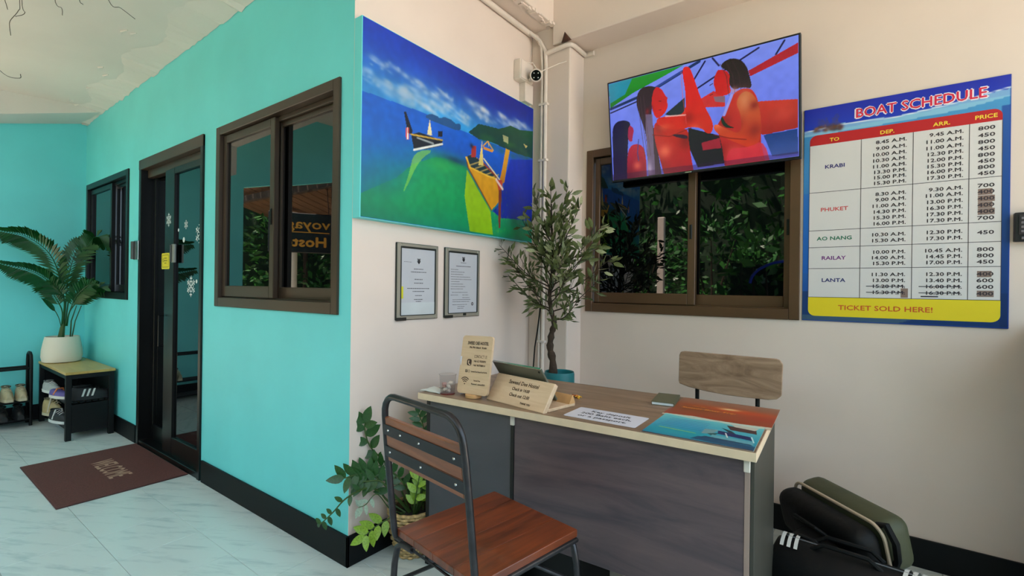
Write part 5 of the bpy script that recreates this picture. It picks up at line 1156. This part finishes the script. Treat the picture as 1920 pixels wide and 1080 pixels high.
mb = MB(); ring_boxes(mb, Matrix.Identity(4), -0.004, 0.992, -0.004, 0.638, 0.016, 0.016, 0.016, 0.016, 0.0005, 0.0085); mb.build('border', mat('mat_binding', (74, 42, 38), 0.8), k)
L_ = Lettering(frame_of((0.29, 0.37, 0), (1, 0, 0), (0, 1, 0)), 0.0103); L_.put('WELCOME', 0.205, -0.07, 0.12, 'C', w=0.44, bold=0.002); L_.build('lettering', (176, 140, 116), k)

# ================================================================ outside: what the windows and the door reflect
M_pave = mat('sunlit_paving', (176, 168, 150), 0.9, var=0.12, vs=1.5, world=True)
struct(MB().box(-14, 14, -16, -2.63, -0.16, -0.06).box(-14, -4.4, -2.63, 4, -0.16, -0.06).box(3.51, 14, -2.63, 4, -0.16, -0.06).build('ground', M_pave))
rn = random.Random(21)
def shrub(lab, x, y, h, r, m, n=500, z0=0.15, ls=0.14, grp='garden shrubs reflected in the windows'):
    t = thing('garden_shrub', lab, 'shrub', (x, y, -0.06), 0, grp)
    for q in range(3): MB().tube([(0.06*q-0.06, 0, 0), (0.2*(q-1), 0.1*(q-1), h*0.5), (0.45*r*(q-1), 0.1, h*0.8)], [0.03, 0.02, 0.008], 6).build('stem', M_bark, t)
    mb = MB()
    for i in range(n):
        v = Vector((rn.gauss(0, 1), rn.gauss(0, 1), rn.gauss(0, 1))).normalized()*rn.uniform(0.4, 1)**0.5
        p = Vector((v.x*r, v.y*r*0.8, h*0.55+v.z*h*0.47)); 
        if p.z < z0: continue
        d = (v+Vector((rn.gauss(0, .6), rn.gauss(0, .6), rn.gauss(0, .5)))).normalized(); s_ = ls*rn.uniform(.6, 1.3)
        y_ = d.cross(Vector((rn.gauss(0, 1), rn.gauss(0, 1), rn.gauss(0, 1)))).normalized()
        mb.add([p, p+d*s_*.5-y_*s_*.2, p+d*s_, p+d*s_*.5+y_*s_*.2], [(0, 1, 2, 3)])
    o = mb.build('foliage', m, t); o['kind'] = 'stuff'
M_g1 = mat('garden_leaf', (42, 96, 32), 0.4, var=0.4, vs=3); M_g2 = mat('garden_leaf_light', (96, 160, 60), 0.4, var=0.3, vs=3)
ORD = ('nearest the hanging sign', 'second from the hanging sign', 'third from the hanging sign', 'fourth from the hanging sign', 'furthest from the hanging sign')
for i, (x, y, h, r) in enumerate(((-1.9, -5.0, 2.6, .9), (-0.6, -5.3, 2.9, 1.0), (0.6, -5.0, 2.4, .9), (1.8, -5.4, 2.7, 1.0), (3.2, -5.2, 2.5, .9))):
    shrub('dark garden shrub reflected under the television, '+ORD[i], x, y, h, r, M_g1, 900)
shrub('light green broad-leaved plant reflected in the right pane under the television', 0.50, -3.25, 2.15, .36, M_g2, 130, 1.45, .26, None)
for i, (x, y, h, r) in enumerate(((-5.6, -6.3, 3.0, 1.1), (-8.4, -4.2, 3.2, 1.1), (-8.6, -1.5, 3.4, 1.2))):
    shrub('dark garden shrub reflected in the teal wall window, '+('left behind the thatched shelter', 'middle, beyond the white post', 'right, nearest the house')[i], x, y, h, r, M_g1, 900)
# unseen low parapet, added to darken and green the lower right wall
struct(MB().box(0.3, 4.7, -2.95, -2.80, -0.1, 0.85).box(4.55, 4.7, -2.8, 0.2, -0.1, 0.85).build('trim_8', mat('added_green_parapet', (70, 82, 58), 0.9, var=0.3, vs=4)))
# hedges added to block low sky light; they also fill the reflections
def hedge(lab, p0, p1, h, seed, nl=2600):
    t = thing('added_hedge', lab, 'hedge', (p0[0], p0[1], -0.06)); r_ = random.Random(seed)
    d = Vector((p1[0]-p0[0], p1[1]-p0[1], 0)); L_ = d.length; d.normalize(); nn = Vector((d.y, -d.x, 0))
    nx, nz = int(L_*1.6), int(h*2); mb = MB(); g = [[None]*(nz+1) for _ in range(nx+1)]
    for i in range(nx+1):
        for j in range(nz+1):
            p = d*(L_*i/nx)+nn*(0.35*r_.random()+0.25*math.sin(i*0.9))+Vector((0, 0, h*j/nz*(1+0.10*math.sin(i*0.7)+0.05*r_.random())))
            g[i][j] = len(mb.v); mb.v.append(tuple(p))
    for i in range(nx+1): mb.v.append(tuple(Vector(mb.v[g[i][0]])-nn*1.2)); mb.v.append(tuple(Vector(mb.v[g[i][nz]])-nn*1.0))
    b0 = (nx+1)*(nz+1)
    for i in range(nx):
        for j in range(nz): mb.f.append((g[i][j], g[i+1][j], g[i+1][j+1], g[i][j+1]))
        mb.f.append((g[i][nz], g[i+1][nz], b0+2*i+3, b0+2*i+1)); mb.f.append((b0+2*i, b0+2*i+2, b0+2*i+3, b0+2*i+1))
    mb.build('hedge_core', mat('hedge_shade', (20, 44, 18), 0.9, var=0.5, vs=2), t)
    mb = MB()
    for i in range(nl):
        p = d*r_.uniform(0, L_)+nn*r_.uniform(0.2, 0.85)+Vector((0, 0, r_.uniform(0.1, h*1.06)))
        a = Vector((r_.gauss(0, 1), r_.gauss(0, 1), r_.gauss(0, .7))).normalized(); y_ = a.cross(Vector((r_.gauss(0, 1), r_.gauss(0, 1), r_.gauss(0, 1)))).normalized(); s_ = r_.uniform(.12, .34)
        mb.add([p, p+a*s_*.5-y_*s_*.2, p+a*s_, p+a*s_*.5+y_*s_*.2], [(0, 1, 2, 3)])
    mb.build('foliage', M_g1, t)['kind'] = 'stuff'
hedge('waist-high clipped hedge added just outside the low parapet to shade the lower wall', (6.6, -3.95), (0.1, -3.95), 1.6, 6, 1500)  # unseen hedge, added to keep light off the lower right wall
hedge('tall dark added hedge beyond the porch, reflected in the window under the television', (8.5, -7.2), (-6.0, -7.2), 4.4, 4, 3000)
hedge('tall dark added hedge on the left of the garden, reflected in the big teal wall window', (-6.6, -7.6), (-11.6, -1.0), 4.4, 5, 2400)
# thatched shelter, posts, hanging sign
th = thing('thatched_shelter', 'brown thatched shelter roof reflected in the teal wall window', 'shelter', (-6.45, -3.6, 0))
M_th = mat('dry_thatch', (120, 84, 54), 0.95, c2=(70, 46, 30), wood=(40, 3, 3))
for i in range(14):
    MB().rbox(-1.9+0.27*i, -1.66+0.27*i, -1.0, 1.0, -0.02, 0.03, 0.01, 1).xf(Matrix.Translation((0, 0, 2.75)) @ Matrix.Rotation(RA(16), 4, 'X')).build('thatch_strip', M_th, th)
for x in (-1.8, 1.8):
    for y in (-0.9, 0.75): MB().tube([(x, y, -0.06), (x, y, 2.62+(0.2 if y > 0 else -0.22))], 0.05, 10).build('post', M_bark, th, True)
MB().rbox(-1.9, 1.95, 0.70, 0.78, 2.76, 2.88, 0.01, 1).build('ridge_beam', M_bark, th)
sg = thing('hanging_sign', 'black hanging sign with orange hostel lettering, mirrored in the window', 'sign', (-5.235, -2.70, 1.76), 0)
dn = (Vector((-0.4, 0, 1.7))-Vector((-5.235, -2.70, 1.74))); dn.z = 0; dn.normalize()
rr = Vector((0, 0, 1)).cross(dn)
Msg = frame_of((0, 0, 0), rr, (0, 0, 1))
MB().rbox(-0.43, 0.43, 0, 0.62, -0.03, 0, 0.01, 1).xf(Msg).build('panel', mat('black_sign_board', (16, 15, 14), 0.5), sg)
M_or = mat('orange_sign_letters', (232, 150, 50), 0.5)
L_ = Lettering(Msg, 0.002); L_.put('voyage', 0, 0.38, 0.15, 'C', w=0.76, bold=0.003); L_.rect(-0.37, 0.37, 0.315, 0.328); L_.put('Hostel', 0.0, 0.10, 0.15, 'C', w=0.64, bold=0.007); L_.build('lettering', M_or, sg)
for q in (-0.36, 0.36): MB().tube([(q, 0.62, -0.01), (q*0.9, 1.12, -0.01)], 0.006, 6).xf(Msg).build('chain', M_black, sg)
tag(MB().tube([(-7.1, -3.55, -0.06), (-7.1, -3.55, 2.66)], 0.09, 14).build('white_post', M_pvc, None, True), 'white post reflected beside the hanging sign', 'post')
tag(MB().rbox(-1.19, -1.07, -4.05, -3.97, -0.06, 2.55, 0.01, 1).build('slim_white_post', M_pvc), 'slim white post reflected in the left pane under the television', 'post')
hs = [(1.02-0.48*math.cos(a), -2.74, 1.36+0.30*math.sin(a)) for a in [PI*0.02*i for i in range(0, 28)]]
tag(MB().tube(hs, 0.018, 8).build('garden_hose', mat('blue_hose', (40, 70, 220), 0.4), None, True), 'blue curved hose reflected at the right of the window under the television', 'hose')
